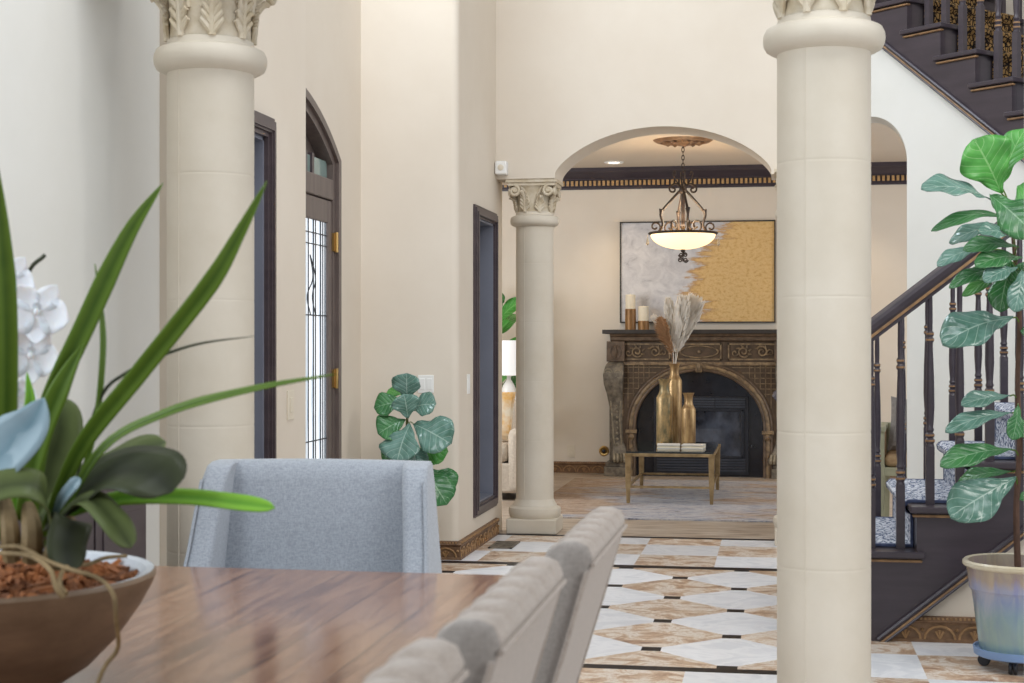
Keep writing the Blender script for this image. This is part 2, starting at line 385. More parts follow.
M['fig_leaf'] = mat_leaf('fig_leaf_dark', '#2E6638', '#437B45', '#A3C6A0', .26)
M['fig_sheen'] = mat_leaf('fig_leaf_sheen', '#688C80', '#4A7060', '#C0D4C6', .18)  # green leaf with a bluish reflected sheen put into its colour
def mat_strap(name, a, b, rough=.35):
    t = NT(name); c = t.n('ShaderNodeTexCoord'); U, V, W = t.sep(c.outputs['UV'])
    dv = t.m('ABSOLUTE', t.m('SUBTRACT', V, .5)); f = t.m('ADD', t.m('MULTIPLY', dv, 1.2), t.m('MULTIPLY', t.noise(t.coord('Object'), 25, 3), .35))
    t.set(t.ramp(f, [(.12, hexc(b)), (.55, hexc(a))]), rough, 0, .2); return t.mat
M['strap'] = mat_strap('orchid_leaf', '#587126', '#3B541A')
M['strap_bright'] = mat_strap('orchid_leaf_bright', '#78A838', '#568A2C')
M['strap_dark'] = mat_strap('orchid_leaf_dark', '#363B27', '#22261A', .42)
M['strap_grey'] = mat_strap('orchid_leaf_waxy', '#566038', '#373F24', .42)
M['strap_sheen'] = mat_strap('orchid_leaf_sheen', '#879CA6', '#647F8B', .15)  # glossy leaf, pale blue reflection put into its colour
def mat_plume(name, col):
    t = NT(name); d = t.n('ShaderNodeBsdfDiffuse'); r = t.n('ShaderNodeBsdfTranslucent'); x = t.n('ShaderNodeMixShader'); x.inputs[0].default_value = .45
    c = t.mix(t.noise(t.coord(), 30, 3), hexc(col), tuple(v*.85 for v in hexc(col))); t.lk(c, d.inputs[0]); t.lk(c, r.inputs[0])
    t.t.links.new(d.outputs[0], x.inputs[1]); t.t.links.new(r.outputs[0], x.inputs[2]); t.t.links.new(x.outputs[0], t.out.inputs[0]); return t.mat
M['plume'] = mat_plume('ivory_plume', '#FFFAF2'); M['plume_brown'] = mat_plume('brown_plume', '#C29C78')

def mat_pot():
    t = NT('drip_glaze'); co = t.coord(); X, Y, Z = t.sep(co)
    n = t.noise(t.coord('Object', (1, 1, .22)), 13, 5, .65, .8)
    z = t.m('ADD', Z, t.m('MULTIPLY', t.m('SUBTRACT', n, .5), .12))
    up = t.ramp(z, [(.02, hexc('#A7BFAE')), (.14, hexc('#86A3AE')), (.20, hexc('#8A92BC')), (.255, hexc('#9C8FB4')), (.29, hexc('#A87F6C')), (.345, hexc('#B3906F'))])
    dr = t.ramp(n, [(.35, hexc('#7F8FB4')), (.5, hexc('#9FB3AE')), (.65, hexc('#C3C9B4'))])
    t.set(t.mix(.38, up, dr), .18, 0, .6); return t.mat
M['glaze'] = mat_pot()
M['glaze_rim'] = simple('cream_glaze', '#DCD3BD', '#CDC0A4', .2, scale=12)
def mat_bowlpot():
    t = NT('brown_bowl'); n = t.noise(t.coord('Object', (1, 1, 3)), 7, 6, .65)
    t.set(t.ramp(n, [(.35, hexc('#66523F')), (.65, hexc('#7F6852'))]), .5, 0, .4); t.bump(n, .1, .004); return t.mat
M['bowl'] = mat_bowlpot()
M['bowl_in'] = simple('grey_glaze', '#C4CAD2', '#AEB4BC', .25, scale=8)

def mat_emit(name, col, st, base=None):
    t = NT(name); t.set(hexc(base or col), .4); t.b.inputs['Emission Color'].default_value = (*hexc(col), 1); t.b.inputs['Emission Strength'].default_value = st; return t.mat
M['bowl_glass'] = mat_emit('lit_glass_bowl', '#FFE0AE', 1.25)
M['lit_lens'] = mat_emit('lit_lens', '#FFF1DA', 6)
M['shade_lit'] = mat_emit('lit_shade', '#F4F3F2', .12)
def glass(name, col, rough, alpha=.2, trans=0.0):
    t = NT(name); t.set(hexc(col), rough, 0, .5); t.b.inputs['Transmission Weight'].default_value = trans; t.b.inputs['IOR'].default_value = 1.45; return t.mat
def mat_doorglass():
    t = NT('daylit_frosted_glass'); X, Y, Z = t.sep(t.coord()); f = t.m('FRACT', t.m('MULTIPLY', Y, 8.5)); n = t.noise(t.coord('Object', (1, 3, .5)), 6, 3)
    c = t.ramp(t.m('ADD', t.m('MULTIPLY', f, .6), t.m('MULTIPLY', n, .4)), [(.25, hexc('#F6F9FC')), (.45, hexc('#E4EBF2')), (.56, hexc('#A9B8C6')), (.66, hexc('#F2F6FA'))])
    t.set(c, .3); t.lk(c, t.b.inputs['Emission Color']); t.b.inputs['Emission Strength'].default_value = .75; return t.mat
M['door_glass'] = mat_doorglass()
M['teal_glass'] = glass('transom_glass', '#9DB3AE', .1, trans=.3)
M['table_glass'] = glass('smoked_glass_top', '#3B4140', .04, trans=.5)
M['crystal'] = glass('crystal', '#FFF4E0', .05, trans=.8)
def mat_firebox():
    t = NT('dark_fire_glass'); n = t.noise(t.coord('Object', (1, 1, .8)), 3.2, 4, .6)
    t.set(t.ramp(n, [(.36, hexc('#1B1E26')), (.62, hexc('#545A68'))]), .08, 0, .6); return t.mat  # pale mottling puts greyish reflections into the glass colour
M['fire_glass'] = mat_firebox()
M['tile_black'] = simple('black_granite', '#1B1D24', '#23252D', .12, scale=12)
M['chain'] = M['iron']
M['lead'] = simple('leading', '#3A3C42', None, .4, .5)
M['gold_dentil'] = simple('gilded_dentil', '#C09A68', '#A88354', .45, scale=20)
M['medallion'] = simple('gilded_medallion', '#8C6A4B', '#5E4634', .55, scale=20, bump=.2)

# ================================================================== THE SETTING
fl = MB().add([(-5,-2,0),(5,-2,0),(5,15,0),(-5,15,0)], [(0,1,2,3)]); fl.box((-5,-2,-.2),(5,15,-.002))
struct(fl.build('floor', M['floor'], smooth=False))

# left side: dining wall, shallow nib, doorway wall, recess with the arched front door
def box_obj(name, lo, hi, mat, parent=None, bevel=0):
    return MB().box(lo, hi).build(name, mat, parent, smooth=False, bevel=bevel)
XA, XB, XC = -2.16, -2.13, -2.43
b = MB(); b.box((XA-.3, 2.4, 0), (XA, 5.12, 5.2)); struct(b.build('wall_left', M['wall_cool'], smooth=False))
b = MB(); b.box((XB-.3, 5.12, 0), (XB, 5.30, 5.2)); b.box((XB-.3, 5.30, 2.14), (XB, 6.14, 5.2)); b.box((XB-.3, 6.14, 0), (XB, 6.73, 5.2))
struct(b.build('wall_left', M['wall'], smooth=False))
# dark-lined doorway in that wall
dw = MB()
for lo, hi in (((XB-.34, 5.30, 0), (XB+.004, 5.315, 2.14)), ((XB-.34, 6.125, 0), (XB+.004, 6.14, 2.14)), ((XB-.34, 5.30, 2.125), (XB+.004, 6.14, 2.14))): dw.box(lo, hi)
d1 = struct(dw.build('door_1', M['lining_sheen'], smooth=False))
cs = MB()
for k, (o_, i_, t_) in enumerate(((.088, .0, .022), (.072, .02, .034), (.05, .03, .042))):
    cs.box((XB, 5.30-o_, 0), (XB+t_, 5.30-i_, 2.14+o_)); cs.box((XB, 6.14+i_, 0), (XB+t_, 6.14+o_, 2.14+o_)); cs.box((XB, 5.30-i_, 2.14+i_), (XB+t_, 6.14+i_, 2.14+o_))
cs.build('casing', M['trim_wood'], d1, smooth=False)
dl = MB(); dl.box((XB-.33, 5.32, .01), (XB-.285, 6.12, 2.14))
for z0, z1 in ((.2, 1.0), (1.15, 1.95)): dl.box((XB-.287, 5.45, z0), (XB-.275, 6.05, z1))
dl.build('door_leaf', M['lining_sheen'], d1, smooth=False, bevel=.006)

# arched front door
YC, HW, ZS, RISE = 7.21, 1.03, 2.29, .345
def arcpts(hw, zs, rise, n=24):           # segmental arch, from +hw to -hw
    R = (hw*hw+rise*rise)/(2*rise); a = math.asin(min(1, hw/R)); out = []
    for i in range(n+1):
        t = a-2*a*i/n; out.append((R*math.sin(t), zs+rise-R+R*math.cos(t)))
    return out
AO = arcpts(HW, ZS, RISE)
poly = [(-HW, 0), (-1.75, 0), (-1.75, 5.2), (1.54, 5.2), (1.54, 0), (HW, 0)]+AO
wb = MB(); poly_w = [(y, z) for y, z in poly]
wb.prism(poly_w, (XC, YC, 0), (0,1,0), (0,0,1), (-.3,0,0)); struct(wb.build('wall_left', M['wall'], smooth=False))
def ring_prism(mb, outer, inner, O, U, V, W, m=0):
    O, U, V, W = Vector(O), Vector(U), Vector(V), Vector(W); n = len(outer)
    P = lambda q: O+U*q[0]+V*q[1]
    vs = [P(q) for q in outer]+[P(q) for q in inner]; vs += [p+W for p in vs]; fs = []
    for i in range(n-1):
        fs += [[i, i+1, n+i+1, n+i], [2*n+i+1, 2*n+i, 3*n+i, 3*n+i+1], [i+1, i, 2*n+i, 2*n+i+1], [n+i, n+i+1, 3*n+i+1, 3*n+i]]
    fs += [[0, n, 3*n, 2*n], [n-1, 3*n-1, 4*n-1, 2*n-1]]
    mb.add(vs, fs, m)
def arch_outline(hw, zs, rise): return [(hw, 0)]+arcpts(hw, zs, rise)+[(-hw, 0)]
fr = MB()
ring_prism(fr, arch_outline(HW, ZS, RISE), arch_outline(HW-.05, ZS-.015, RISE-.03), (XC-.12, YC, 0), (0,1,0), (0,0,1), (.15,0,0))
ring_prism(fr, arch_outline(HW-.045, ZS-.014, RISE-.028), arch_outline(HW-.10, ZS-.03, RISE-.06), (XC-.14, YC, 0), (0,1,0), (0,0,1), (.15,0,0))
d2 = struct(fr.build('door_2', M['door_wood'], angle=30))
# infill above the transom strip, transom glass, bars, leaf, leaded glass
pan = MB(); pan.prism([(q[0], q[1]) for q in [(HW-.1, 2.29)]+arcpts(HW-.10, ZS-.03+.02, RISE-.06)+[(-HW+.1, 2.29)]], (XC-.10, YC, 0), (0,1,0), (0,0,1), (.03,0,0))
pan.build('arch_panel', M['door_wood'], d2, smooth=False)
tg = MB(); tg.box((XC-.04, YC-HW+.1, 2.17), (XC-.025, YC+HW-.1, 2.275)); tg.build('transom_glass', M['teal_glass'], d2, smooth=False)
mu = MB()
for y in (.45, .50, .62, -.3, -.9): mu.box((XC-.05, YC+y, 2.17), (XC-.012, YC+y+.035, 2.29))
mu.build('mullion', M['trim_wood'], d2, smooth=False)
rb = MB(); rb.box((XC-.11, YC-HW+.08, 2.06), (XC+.012, YC+HW-.08, 2.175)); rb.build('transom_bar', M['door_wood'], d2, smooth=False, bevel=.008)
lf = MB(); y0, y1 = YC+.02, YC+HW-.1
g0, g1, gz0, gz1 = y0+.14, y1-.075, .30, 1.93
lf.box((XC-.035, y0, .01), (XC+.005, g0, 2.055)); lf.box((XC-.035, g1, .01), (XC+.005, y1, 2.055)); lf.box((XC-.035, g0, .01), (XC+.005, g1, gz0)); lf.box((XC-.035, g0, gz1), (XC+.005, g1, 2.055))
lv = lf.build('door_leaf', M['door_wood'], d2, smooth=False, bevel=.008)
MB().box((XC-.018, g0, gz0), (XC-.008, g1, gz1)).build('glass_pane', M['door_glass'], lv, smooth=False)
ld = MB(); xx = XC-.004
for y in (g1-.03, g1-.07, g1-.11, g1-.20, g1-.24, g1-.33): ld.tube([(xx, y, gz0), (xx, y, gz1)], .0035, 5)
for z in (1.86, 1.80, 1.42, .75, .36): ld.tube([(xx, g0, z), (xx, g1, z)], .0035, 5)
for s in (0, 1):
    ld.tube(crom([(xx, g1-.20-.09*s, 1.42), (xx, g1-.26-.09*s, 1.52), (xx, g1-.20-.05*s, 1.62), (xx, g1-.30, 1.74)], 14), .0035, 5)
ld.build('leading', M['lead'], lv)
lf2 = MB(); lf2.box((XC-.035, YC-HW+.1, .01), (XC+.005, YC-.02, 2.055)); lf2.build('door_leaf', M['door_wood'], d2, smooth=False, bevel=.008)
for z in (1.83, 1.075, .3):
    hg = MB(); hg.tube([(XC+.022, YC+HW-.075, z-.055), (XC+.022, YC+HW-.075, z+.055)], .011, 10); hg.box((XC+.006, YC+HW-.105, z-.05), (XC+.018, YC+HW-.05, z+.05)); hg.build('hinge', M['brass'], d2)

# frontal wall with rounded corner, and the side wall with the tall dark niche
XN, YF, YE = -1.84, 8.75, 10.20
def rounded(x, y, r=.045, n=6): return [(x-r+r*math.cos(a), y+r+r*math.sin(a)) for a in [-PI/2+PI/2*i/n for i in range(n+1)]]
wl = MB(); N0, N1, NZ0, NZ1 = 9.27, 9.86, .27, 2.05
pier = [(-2.75, YF)]+rounded(XN, YF)+[(XN, N0), (-2.2, N0), (-2.2, 9.1), (-2.75, 9.1)]
full = [(-2.75, YF)]+rounded(XN, YF)+[(XN, YE), (-2.2, YE), (-2.2, 9.1), (-2.75, 9.1)]
wl.prism(pier, (0,0,0), (1,0,0), (0,1,0), (0,0,5.2)); wl.box((-2.2, N0, 0), (XN, N1, NZ0)); wl.box((-2.2, N0, NZ1), (XN, N1, 5.2))
wl.box((-2.2, N1, 0), (XN, YE, 5.2)); wl.box((-2.2, N0, NZ0), (-2.12, N1, NZ1))
struct(wl.build('wall_left', M['wall'], angle=40))
ni = MB(); ni.box((-2.13, N0, NZ0), (-2.12, N1, NZ1)); ni.box((-2.12, N0, NZ0), (XN+.002, N0+.012, NZ1)); ni.box((-2.12, N1-.012, NZ0), (XN+.002, N1, NZ1)); ni.box((-2.12, N0, NZ0), (XN+.002, N1, NZ0+.012)); ni.box((-2.12, N0, NZ1-.012), (XN+.002, N1, NZ1))
n1 = struct(ni.build('trim_1', M['lining_sheen'], smooth=False))
nf = MB()
for o_, i_, t_ in ((.075, .0, .014), (.06, .012, .024), (.035, .015, .03)):
    nf.box((XN, N0-o_, NZ0-o_), (XN+t_, N0-i_, NZ1+o_)); nf.box((XN, N1+i_, NZ0-o_), (XN+t_, N1+o_, NZ1+o_)); nf.box((XN, N0-i_, NZ1+i_), (XN+t_, N1+i_, NZ1+o_)); nf.box((XN, N0-i_, NZ0-o_), (XN+t_, N1+i_, NZ0-i_))
nf.build('frame', M['trim_wood'], n1, smooth=False)

# carved gilded baseboards
def baseboard(name, p0, p1, nrm, h=.11, mitre0=0, mitre1=0):
    p0, p1, nrm = Vector((*p0, 0)), Vector((*p1, 0)), Vector((*nrm, 0)).normalized(); d = (p1-p0); L = d.length; d.normalize(); mb = MB()
    prof = [(0, 0), (.020, 0), (.020, .012), (.014, .016), (.014, h*.72), (.022, h*.76), (.026, h*.82), (.018, h*.88), (.016, h*.97), (.0, h)]
    A = [p0+nrm*a-d*a*mitre0+Vector((0,0,z)) for a, z in prof]; B = [p1+nrm*a+d*a*mitre1+Vector((0,0,z)) for a, z in prof]; n = len(prof)
    mb.add(A+B, [[j, j+1, n+j+1, n+j] for j in range(n-1)]+[list(range(n))[::-1], list(range(n, 2*n))])
    k = max(1, int(L/.135)); st = L/k; up = Vector((0,0,1))
    for i in range(k):
        c = p0+d*(st*(i+.5))+nrm*.016+up*(h*.12)
        mb.tube([c+d*(st*.44*math.cos(a))+up*(h*.50*math.sin(a)) for a in [PI*q/8 for q in range(9)]], .0055, 5, 1)
        for s in (-.55, 0, .55): mb.tube([c, c+d*(st*.2*s)+up*h*(.36-.1*abs(s))], [.003, .007], 5, 1)
        for e in (-.5, .5): mb.ball(tuple(c+d*(st*e)+up*h*.36), .008, 6, 1)
    q = int(L/.018)
    for i in range(q): mb.obox(p0+d*(L*(i+.5)/q)+nrm*.02+up*(h*.915), (.009, .009, .009), None, 1)
    return struct(mb.build(name, [M['carved_dark'], M['carved']], angle=40))
baseboard('baseboard_left', (-2.43, YF), (XN, YF), (0, -1), mitre1=1)
baseboard('baseboard_left', (XN, YF), (XN, 9.97), (1, 0), mitre0=1)

# wall of arches, between foyer and living room
YA, TA, SP = 9.97, .38, 2.36
def ell(c, hw, rise, n=32): return [(c+hw*math.cos(PI-PI*i/n), SP+rise*math.sin(PI*i/n)) for i in range(n+1)]
def flat_arch(c, hw, rise, n=36):
    R_ = (hw*hw+rise*rise)/(2*rise); out = []
    for i in range(n+1):
        u = -math.cos(PI*i/n); seg = (math.sqrt(R_*R_-u*u*hw*hw)-(R_-rise)); el = rise*math.sqrt(max(0, 1-u*u)); out.append((c+hw*u, SP+.025+.6*seg+.4*el))
    return out
wb = MB(); poly = [(-2.2, SP), (-1.445, SP)]+flat_arch(-.74, .705, .30)+[(-.035, SP)]+[(.18, SP), (.18, 5.2), (-2.2, 5.2)]
wb.prism(poly, (0, YA, 0), (1,0,0), (0,0,1), (0,TA,0)); struct(wb.build('wall_far', M['wall'], angle=40))
# slanted wall under the upper flight, with the narrow arch
WO = Vector((.18, 9.97, 0)); WU = Vector((1,-1,0)).normalized(); WN = Vector((1,1,0)).normalized(); UP = Vector((0,0,1))
zs_ = lambda s: 3.599-.78*s
wb = MB(); poly = [(0, SP)]+ell(.52, .31, .30)+[(.83, 0), (2.6, 0), (2.6, zs_(2.6)), (0, zs_(0))]
wb.prism(poly, WO, WU, UP, Vector((.03, .28, 0))); struct(wb.build('wall_right', M['wall_cool'], angle=40))
# upstairs wall seen above the upper flight
wb = MB(); wb.prism([(-.6, 3.15), (2.6, 3.15), (2.6, 5.2), (-.6, 5.2)], WO+WN*1.5, WU, UP, WN*.15); struct(wb.build('wall_right', M['wall'], smooth=False))
# end of the near wall at the edge of the dining room
wb = MB(); wb.box((.724, 4.5, 0), (.95, 4.72, 5.2)); struct(wb.build('wall_right', M['wall_cool'], smooth=False))

# header carried by the near columns
hb = MB(); hb.box((XB-.02, 4.44, 2.521), (.95, 4.78, 2.95)); hb.box((XB-.02, 4.40, 2.90), (.95, 4.82, 2.99)); struct(hb.build('trim_3', M['wall_cool'], smooth=False))
# living room shell
YB, ZC = 14.75, 2.957
wb = MB(); wb.box((-5, YB, 0), (3.5, YB+.2, ZC+.1)); struct(wb.build('wall_back', M['wall'], smooth=False))
wb = MB(); wb.box((-5, YA+TA+.002, ZC), (3.5, YB+.2, ZC+.15)); struct(wb.build('ceiling', M['ceiling'], smooth=False))
wb = MB(); wb.box((-5.0, YA, 0), (-4.8, YB, ZC)); struct(wb.build('wall_left', M['wall'], smooth=False))
def crown(name, x0, x1):
    mb = MB(); prof = [(0, 0), (.016, 0), (.016, .022), (.03, .028), (.03, .085), (.045, .09), (.045, .10), (.075, .125), (.11, .155), (.13, .165), (.13, .20), (0, .20)]
    mb.prism([(a, b) for a, b in prof], (x0, YB, ZC-.20), (0,-1,0), (0,0,1), (x1-x0, 0, 0))
    n = int((x1-x0)/.044)
    for i in range(n): mb.box((x0+.044*i+.012, YB-.05, ZC-.20+.034), (x0+.044*i+.036, YB-.028, ZC-.20+.082), 1)
    return struct(mb.build(name, [M['dark_wood'], M['gold_dentil']], smooth=False))
crown('trim_2', -4.8, 3.4)
baseboard('baseboard_back', (-4.6, YB), (-1.64, YB), (0, -1))
baseboard('baseboard_back', (.14, YB), (3.3, YB), (0, -1))

# ------------------------------------------------------------------ columns
def column(label, x, y, r, ztor, zcap, group, kcap=1.0):
    t = thing('column', label, 'column', (x, y, 0), 0, group)
    MB().box((-r*1.32, -r*1.32, 0), (r*1.32, r*1.32, .10)).build('plinth', M['stone'], t, smooth=False, bevel=.008)
    MB().lathe([(r*1.3, .10), (r*1.36, .115), (r*1.40, .14), (r*1.36, .165), (r*1.18, .178), (r*1.14, .19), (r*1.06, .205), (r*1.01, .225)], 56).build('base', M['stone'], t)
    prof = [(r*1.0, .21)]; z = .62
    while z < ztor-.1:
        prof += [(r, z-.12), (r, z-.02), (r, z-.007), (r, z-.004), (r*.994, z-.001), (r*.994, z+.001), (r, z+.004), (r, z+.007), (r, z+.02), (r, z+.12)]; z += .395
    prof += [(r, ztor-.03)]
    sh = MB().lathe(prof, 72); sh.build('shaft', M['stone'], t, angle=20)
    for a in (-2.0, 1.14):      # seam of the two half shells
        e = Vector((math.cos(a), math.sin(a), 0))
        MB().tube([e*r*1.0005+UP*.25, e*r*1.0005+UP*(ztor-.04)], .0022, 5).build('seam', M['stone'], t)
    h = .036*r/.135
    MB().lathe([(r*.98, ztor-h*1.25), (r*1.05, ztor-h*1.15), (r*1.15, ztor-h), (r*1.24, ztor-h*.80), (r*1.29, ztor-h*.42), (r*1.305, ztor), (r*1.29, ztor+h*.42), (r*1.24, ztor+h*.80), (r*1.13, ztor+h), (r*1.02, ztor+h*1.1), (r*.99, ztor+h*1.6), (r*.95, ztor+h*1.7)], 56).build('neck_ring', M['stone'], t)
    z0 = ztor+h*1.6; H = zcap-z0; cp = MB()
    bell = lambda u: r*(.93+.02*u+.24*u**4)
    cp.lathe([(bell(u/10), z0+H*.80*u/10) for u in range(11)], 48)
    cp.box((-r*1.34, -r*1.34, zcap-H*.10), (r*1.34, r*1.34, zcap)); cp.box((-r*1.24, -r*1.24, zcap-H*.20), (r*1.24, r*1.24, zcap-H*.10))
    c = t; q = cp.build('capital', M['stone_worn'], t)
    for k in range(8):          # acanthus leaves
        a = 2*PI*k/8+PI/8; lf = MB()
        def pt(u, da, out): 
            rr = bell(u)+out; return (rr*math.cos(a+da), rr*math.sin(a+da), z0+H*.8*u)
        tall = .78 if k % 2 else .58
        lf.tube([pt(u*tall, 0, .006+.035*(u**5)) for u in [i/8 for i in range(9)]]+[pt(tall*.93, 0, .055)], [.013]*8+[.011, .006], 7)
        for i in range(5):
            u0 = tall*(.08+.17*i); wd = .28*(1-.12*i)
            for s in (-1, 1):
                lf.tube([pt(u0, s*.02, .006), pt(u0+.10, s*wd*.5, .012), pt(u0+.17, s*wd*.85, .016+.01*i/4), pt(u0+.14, s*wd, .010)], [.009, .010, .008, .003], 6)
        lf.build('acanthus_leaf', M['stone_worn'], q)
    for k in range(4):          # corner scrolls, one pair on each corner
        for s in (-1, 1):
            v = MB(); a = PI/4+PI/2*k; cx, cy = r*1.12*math.cos(a)*1.18, r*1.12*math.sin(a)*1.18
            ax = a+s*PI/4; n_ = Vector((math.cos(ax), math.sin(ax), 0)); u_ = Vector((-math.sin(ax), math.cos(ax), 0))*(-s)
            cc = n_*r*1.17+u_*(-r*.02)+u_*r*.92+UP*(zcap-H*.36)
            sp = spiral(cc, .008, H*.17, 2*PI*1.6, PI*.5, u_*1, UP, 26)
            tail = [sp[-1]-u_*r*.3+UP*0.0-n_*.01, cc-u_*r*.62-UP*H*.12-n_*.03, cc-u_*r*.72-UP*H*.34-n_*.035]
            v.tube(sp+tail, .0115*r/.135, 7); v.ball(tuple(cc), .014, 8); v.build('scroll', M['stone_worn'], q)
    return t
G = None
column('cream column at the near left, in front of the doorway', -1.777, 4.62, .137, 2.172, 2.52, G)
column('large cream column standing in front of the staircase', .137, 4.60, .1365, 2.172, 2.52, G)
column('slim far column beside the tall dark niche', -1.607, 10.15, .127, 2.09, SP, G)
column('far column mostly hidden behind the large cream column', .165, 9.85, .135, 2.09, SP, G)

# ------------------------------------------------------------------ staircases
RI, RU = .193, .247
BAL = [(.020,.0),(.020,.25,),(.016,.262),(.021,.272),(.021,.28),(.014,.288),(.020,.296),(.020,.304),(.013,.312),(.018,.322),(.014,.334),(.016,.36),(.0195,.42),(.0175,.55),(.0125,.68),(.0125,.70),(.018,.708),(.018,.716),(.012,.724),(.017,.734),(.017,.742),(.011,.75),(.012,.80),(.0105,.92)]
def baluster_mesh(h):
    mb = MB(); s = h/.92
    mb.box((-.018, -.018, 0), (.018, .018, .25*s)); pr = [(a, b*s) for a, b in BAL[1:]]
    mats = [1 if (a[1] in (.272, .296, .708, .734)) else 0 for a in BAL[1:-1]]
    mb.lathe(pr, 10, mats=mats); return mb
def rail_mesh(p0, p1):
    p0, p1 = Vector(p0), Vector(p1); d = (p1-p0).normalized(); side = d.cross(UP).normalized(); n = side.cross(d)
    prof = [(-.018, -.045), (-.018, -.032), (-.024, -.030), (-.024, -.018), (-.034, -.006), (-.036, .012), (-.028, .026), (-.012, .034), (.012, .034), (.028, .026), (.036, .012), (.034, -.006), (.024, -.018), (.024, -.030), (.018, -.032), (.018, -.045)]
    mb = MB(); A = [p0+side*a+n*b for a, b in prof]; B = [p1+side*a+n*b for a, b in prof]; k = len(prof)
    for j in range(k): mb.add([A[j], A[(j+1) % k], B[(j+1) % k], B[j]], [(0,1,2,3)], 1 if j in (2, 12) else 0)
    mb.add(A+B, [list(range(k))[::-1], list(range(k, 2*k))]); return mb

def flight(root, O, U, Nn, width, steps, s0, z0, sgn, strip, carpet_mat, rail_len, front_off, baln):
    """steps: ordered from low to high. s0 = riser of the lowest tread, z0 its height; sgn = +1 rises along U, -1 falls along U."""
    O, U, Nn = Vector(O), Vector(U), Vector(Nn)
    def P(s, d, z): return O+U*s+Nn*d+UP*z
    # stringer on the open side
    top = []
    for i in range(steps):
        top += [(s0+sgn*RU*i, z0+RI*(i-1) if i else z0-RI*1.0), (s0+sgn*RU*i, z0+RI*i-.03), (s0+sgn*RU*(i+1), z0+RI*i-.03)]
    lowz = lambda s: strip[0]+strip[1]*(s-strip[2])
    sL, sR = s0, s0+sgn*RU*steps
    poly = [(sL, max(0, lowz(sL)))]+([( strip[2]-strip[0]/strip[1], 0)] if lowz(sL) < 0 else [])+[(sR, lowz(sR))]+top[::-1]
    if sgn < 0: poly = poly
    else: poly = poly
    mb = MB(); mb.prism(poly, P(0, 0, 0), U, UP, Nn*.04); mb.build('stringer', M['dark_wood'], root, smooth=False)
    # rubbed gold moulding along the bottom of the stringer
    a = strip[2]-strip[0]/strip[1] if lowz(sL) < 0 else sL
    pa, pb = P(a, -.008, max(lowz(a), 0)), P(sR, -.008, lowz(sR)); dd = (pb-pa).normalized(); nn = dd.cross(Nn).normalized()*(-1 if dd.cross(Nn).z < 0 else 1)
    for off, r_, mm in ((.012, .012, 0), (-.006, .006, 1), (-.016, .007, 0)):
        mb = MB(); mb.tube([pa+nn*off, pb+nn*off], r_, 8, mm); mb.build('stringer_moulding', [M['dark_wood'], M['gold_edge']], root)
    for i in range(steps):
        s_r = s0+sgn*RU*i; z = z0+RI*i
        mb = MB(); lo, hi = s_r-sgn*.028, s_r+sgn*(RU+.035)
        mb.prism([(min(lo,hi), z-.028), (max(lo,hi), z-.028), (max(lo,hi), z), (min(lo,hi), z)], P(0, -.03, 0), U, UP, Nn*(width+.03))
        mb.prism([(min(lo,hi)+.010, z-.046), (max(lo,hi)-.012, z-.046), (max(lo,hi)-.012, z-.034), (min(lo,hi)+.010, z-.034)], P(0, -.016, 0), U, UP, Nn*.03, 1)
        mb.build('tread', [M['dark_wood'], M['gold_edge']], root, smooth=False, bevel=.006)
        mb = MB(); mb.prism([(min(s_r, s_r+sgn*.02), z-RI), (max(s_r, s_r+sgn*.02), z-RI), (max(s_r, s_r+sgn*.02), z-.028), (min(s_r, s_r+sgn*.02), z-.028)], P(0, .041, 0), U, UP, Nn*(width-.041))
        mb.build('riser', M['dark_wood'], root, smooth=False)
    # carpet runner folded over the steps
    def runner(d0, d1, th, mat, nm):
        path = []
        for i in range(steps):
            s_r = s0+sgn*RU*i; z = z0+RI*i
            path += [(s_r-sgn*th, z-RI+(th if i else 0)), (s_r-sgn*th, z-.045), (s_r-sgn*(.030+th), z-.03), (s_r-sgn*(.034+th), z-.006), (s_r-sgn*.024, z+th), (s_r+sgn*(RU-th), z+th)]
        mb = MB(); n = len(path); k = 2
        for d in (d0, d1): mb.v += [tuple(P(s, d, z)) for s, z in path]
        ins = [(s+sgn*th*.8, z-th*.8) for s, z in path]
        for d in (d0, d1): mb.v += [tuple(P(s, d, z)) for s, z in ins]
        for j in range(n-1):
            for q in ((j, j+1, n+j+1, n+j), (2*n+j, 3*n+j, 3*n+j+1, 2*n+j+1), (j, 2*n+j, 2*n+j+1, j+1), (n+j, n+j+1, 3*n+j+1, 3*n+j)):
                mb.f.append(list(q)); mb.m.append(0)
        mb.build(nm, mat, root, angle=60)
    e = .13
    runner(e+.02, width-e-.02, .012, carpet_mat, 'carpet_runner')
    if baln: runner(e, e+.03, .013, M['carpet_edge'], 'runner_binding'); runner(width-e-.03, width-e, .013, M['carpet_edge'], 'runner_binding')
    return P
st = thing('staircase', 'lower dark wood stair flight with blue patterned runner rising behind the fig', 'staircase', (0,0,0))
N = 7; LO = (.338, 6.68, 0)
P = flight(st, (0, 6.68, 0), (1,0,0), (0,1,0), 1.32, N, .092, RI, 1, (.097, .815, .552), M['carpet'], 0, 0, True)
slope = RI/RU
rail_z = lambda x: 1.325+slope*(x-.394)
proto = None
for d in (.085, 1.25):
    for i in range(2*N-3):
        x = .402+.1235*(i-2)-(.024 if d > 1 else 0); n_ = math.floor((x+.0-.092+.03)/RU)
        zb = RI*(n_+1); zt = rail_z(x)-.03-.028*(d > 1); h = zt-zb
        mb = baluster_mesh(h); mb.build('baluster', [M['dark_wood'], M['gold_edge']], st, loc=(x, 6.68+d, zb))
    rail_mesh((.0, 6.68+d, rail_z(.0)-.028*(d > 1)), (1.75, 6.68+d, rail_z(1.75)-.028*(d > 1))).build('handrail', [M['dark_wood'], M['gold_edge']], st, angle=50)
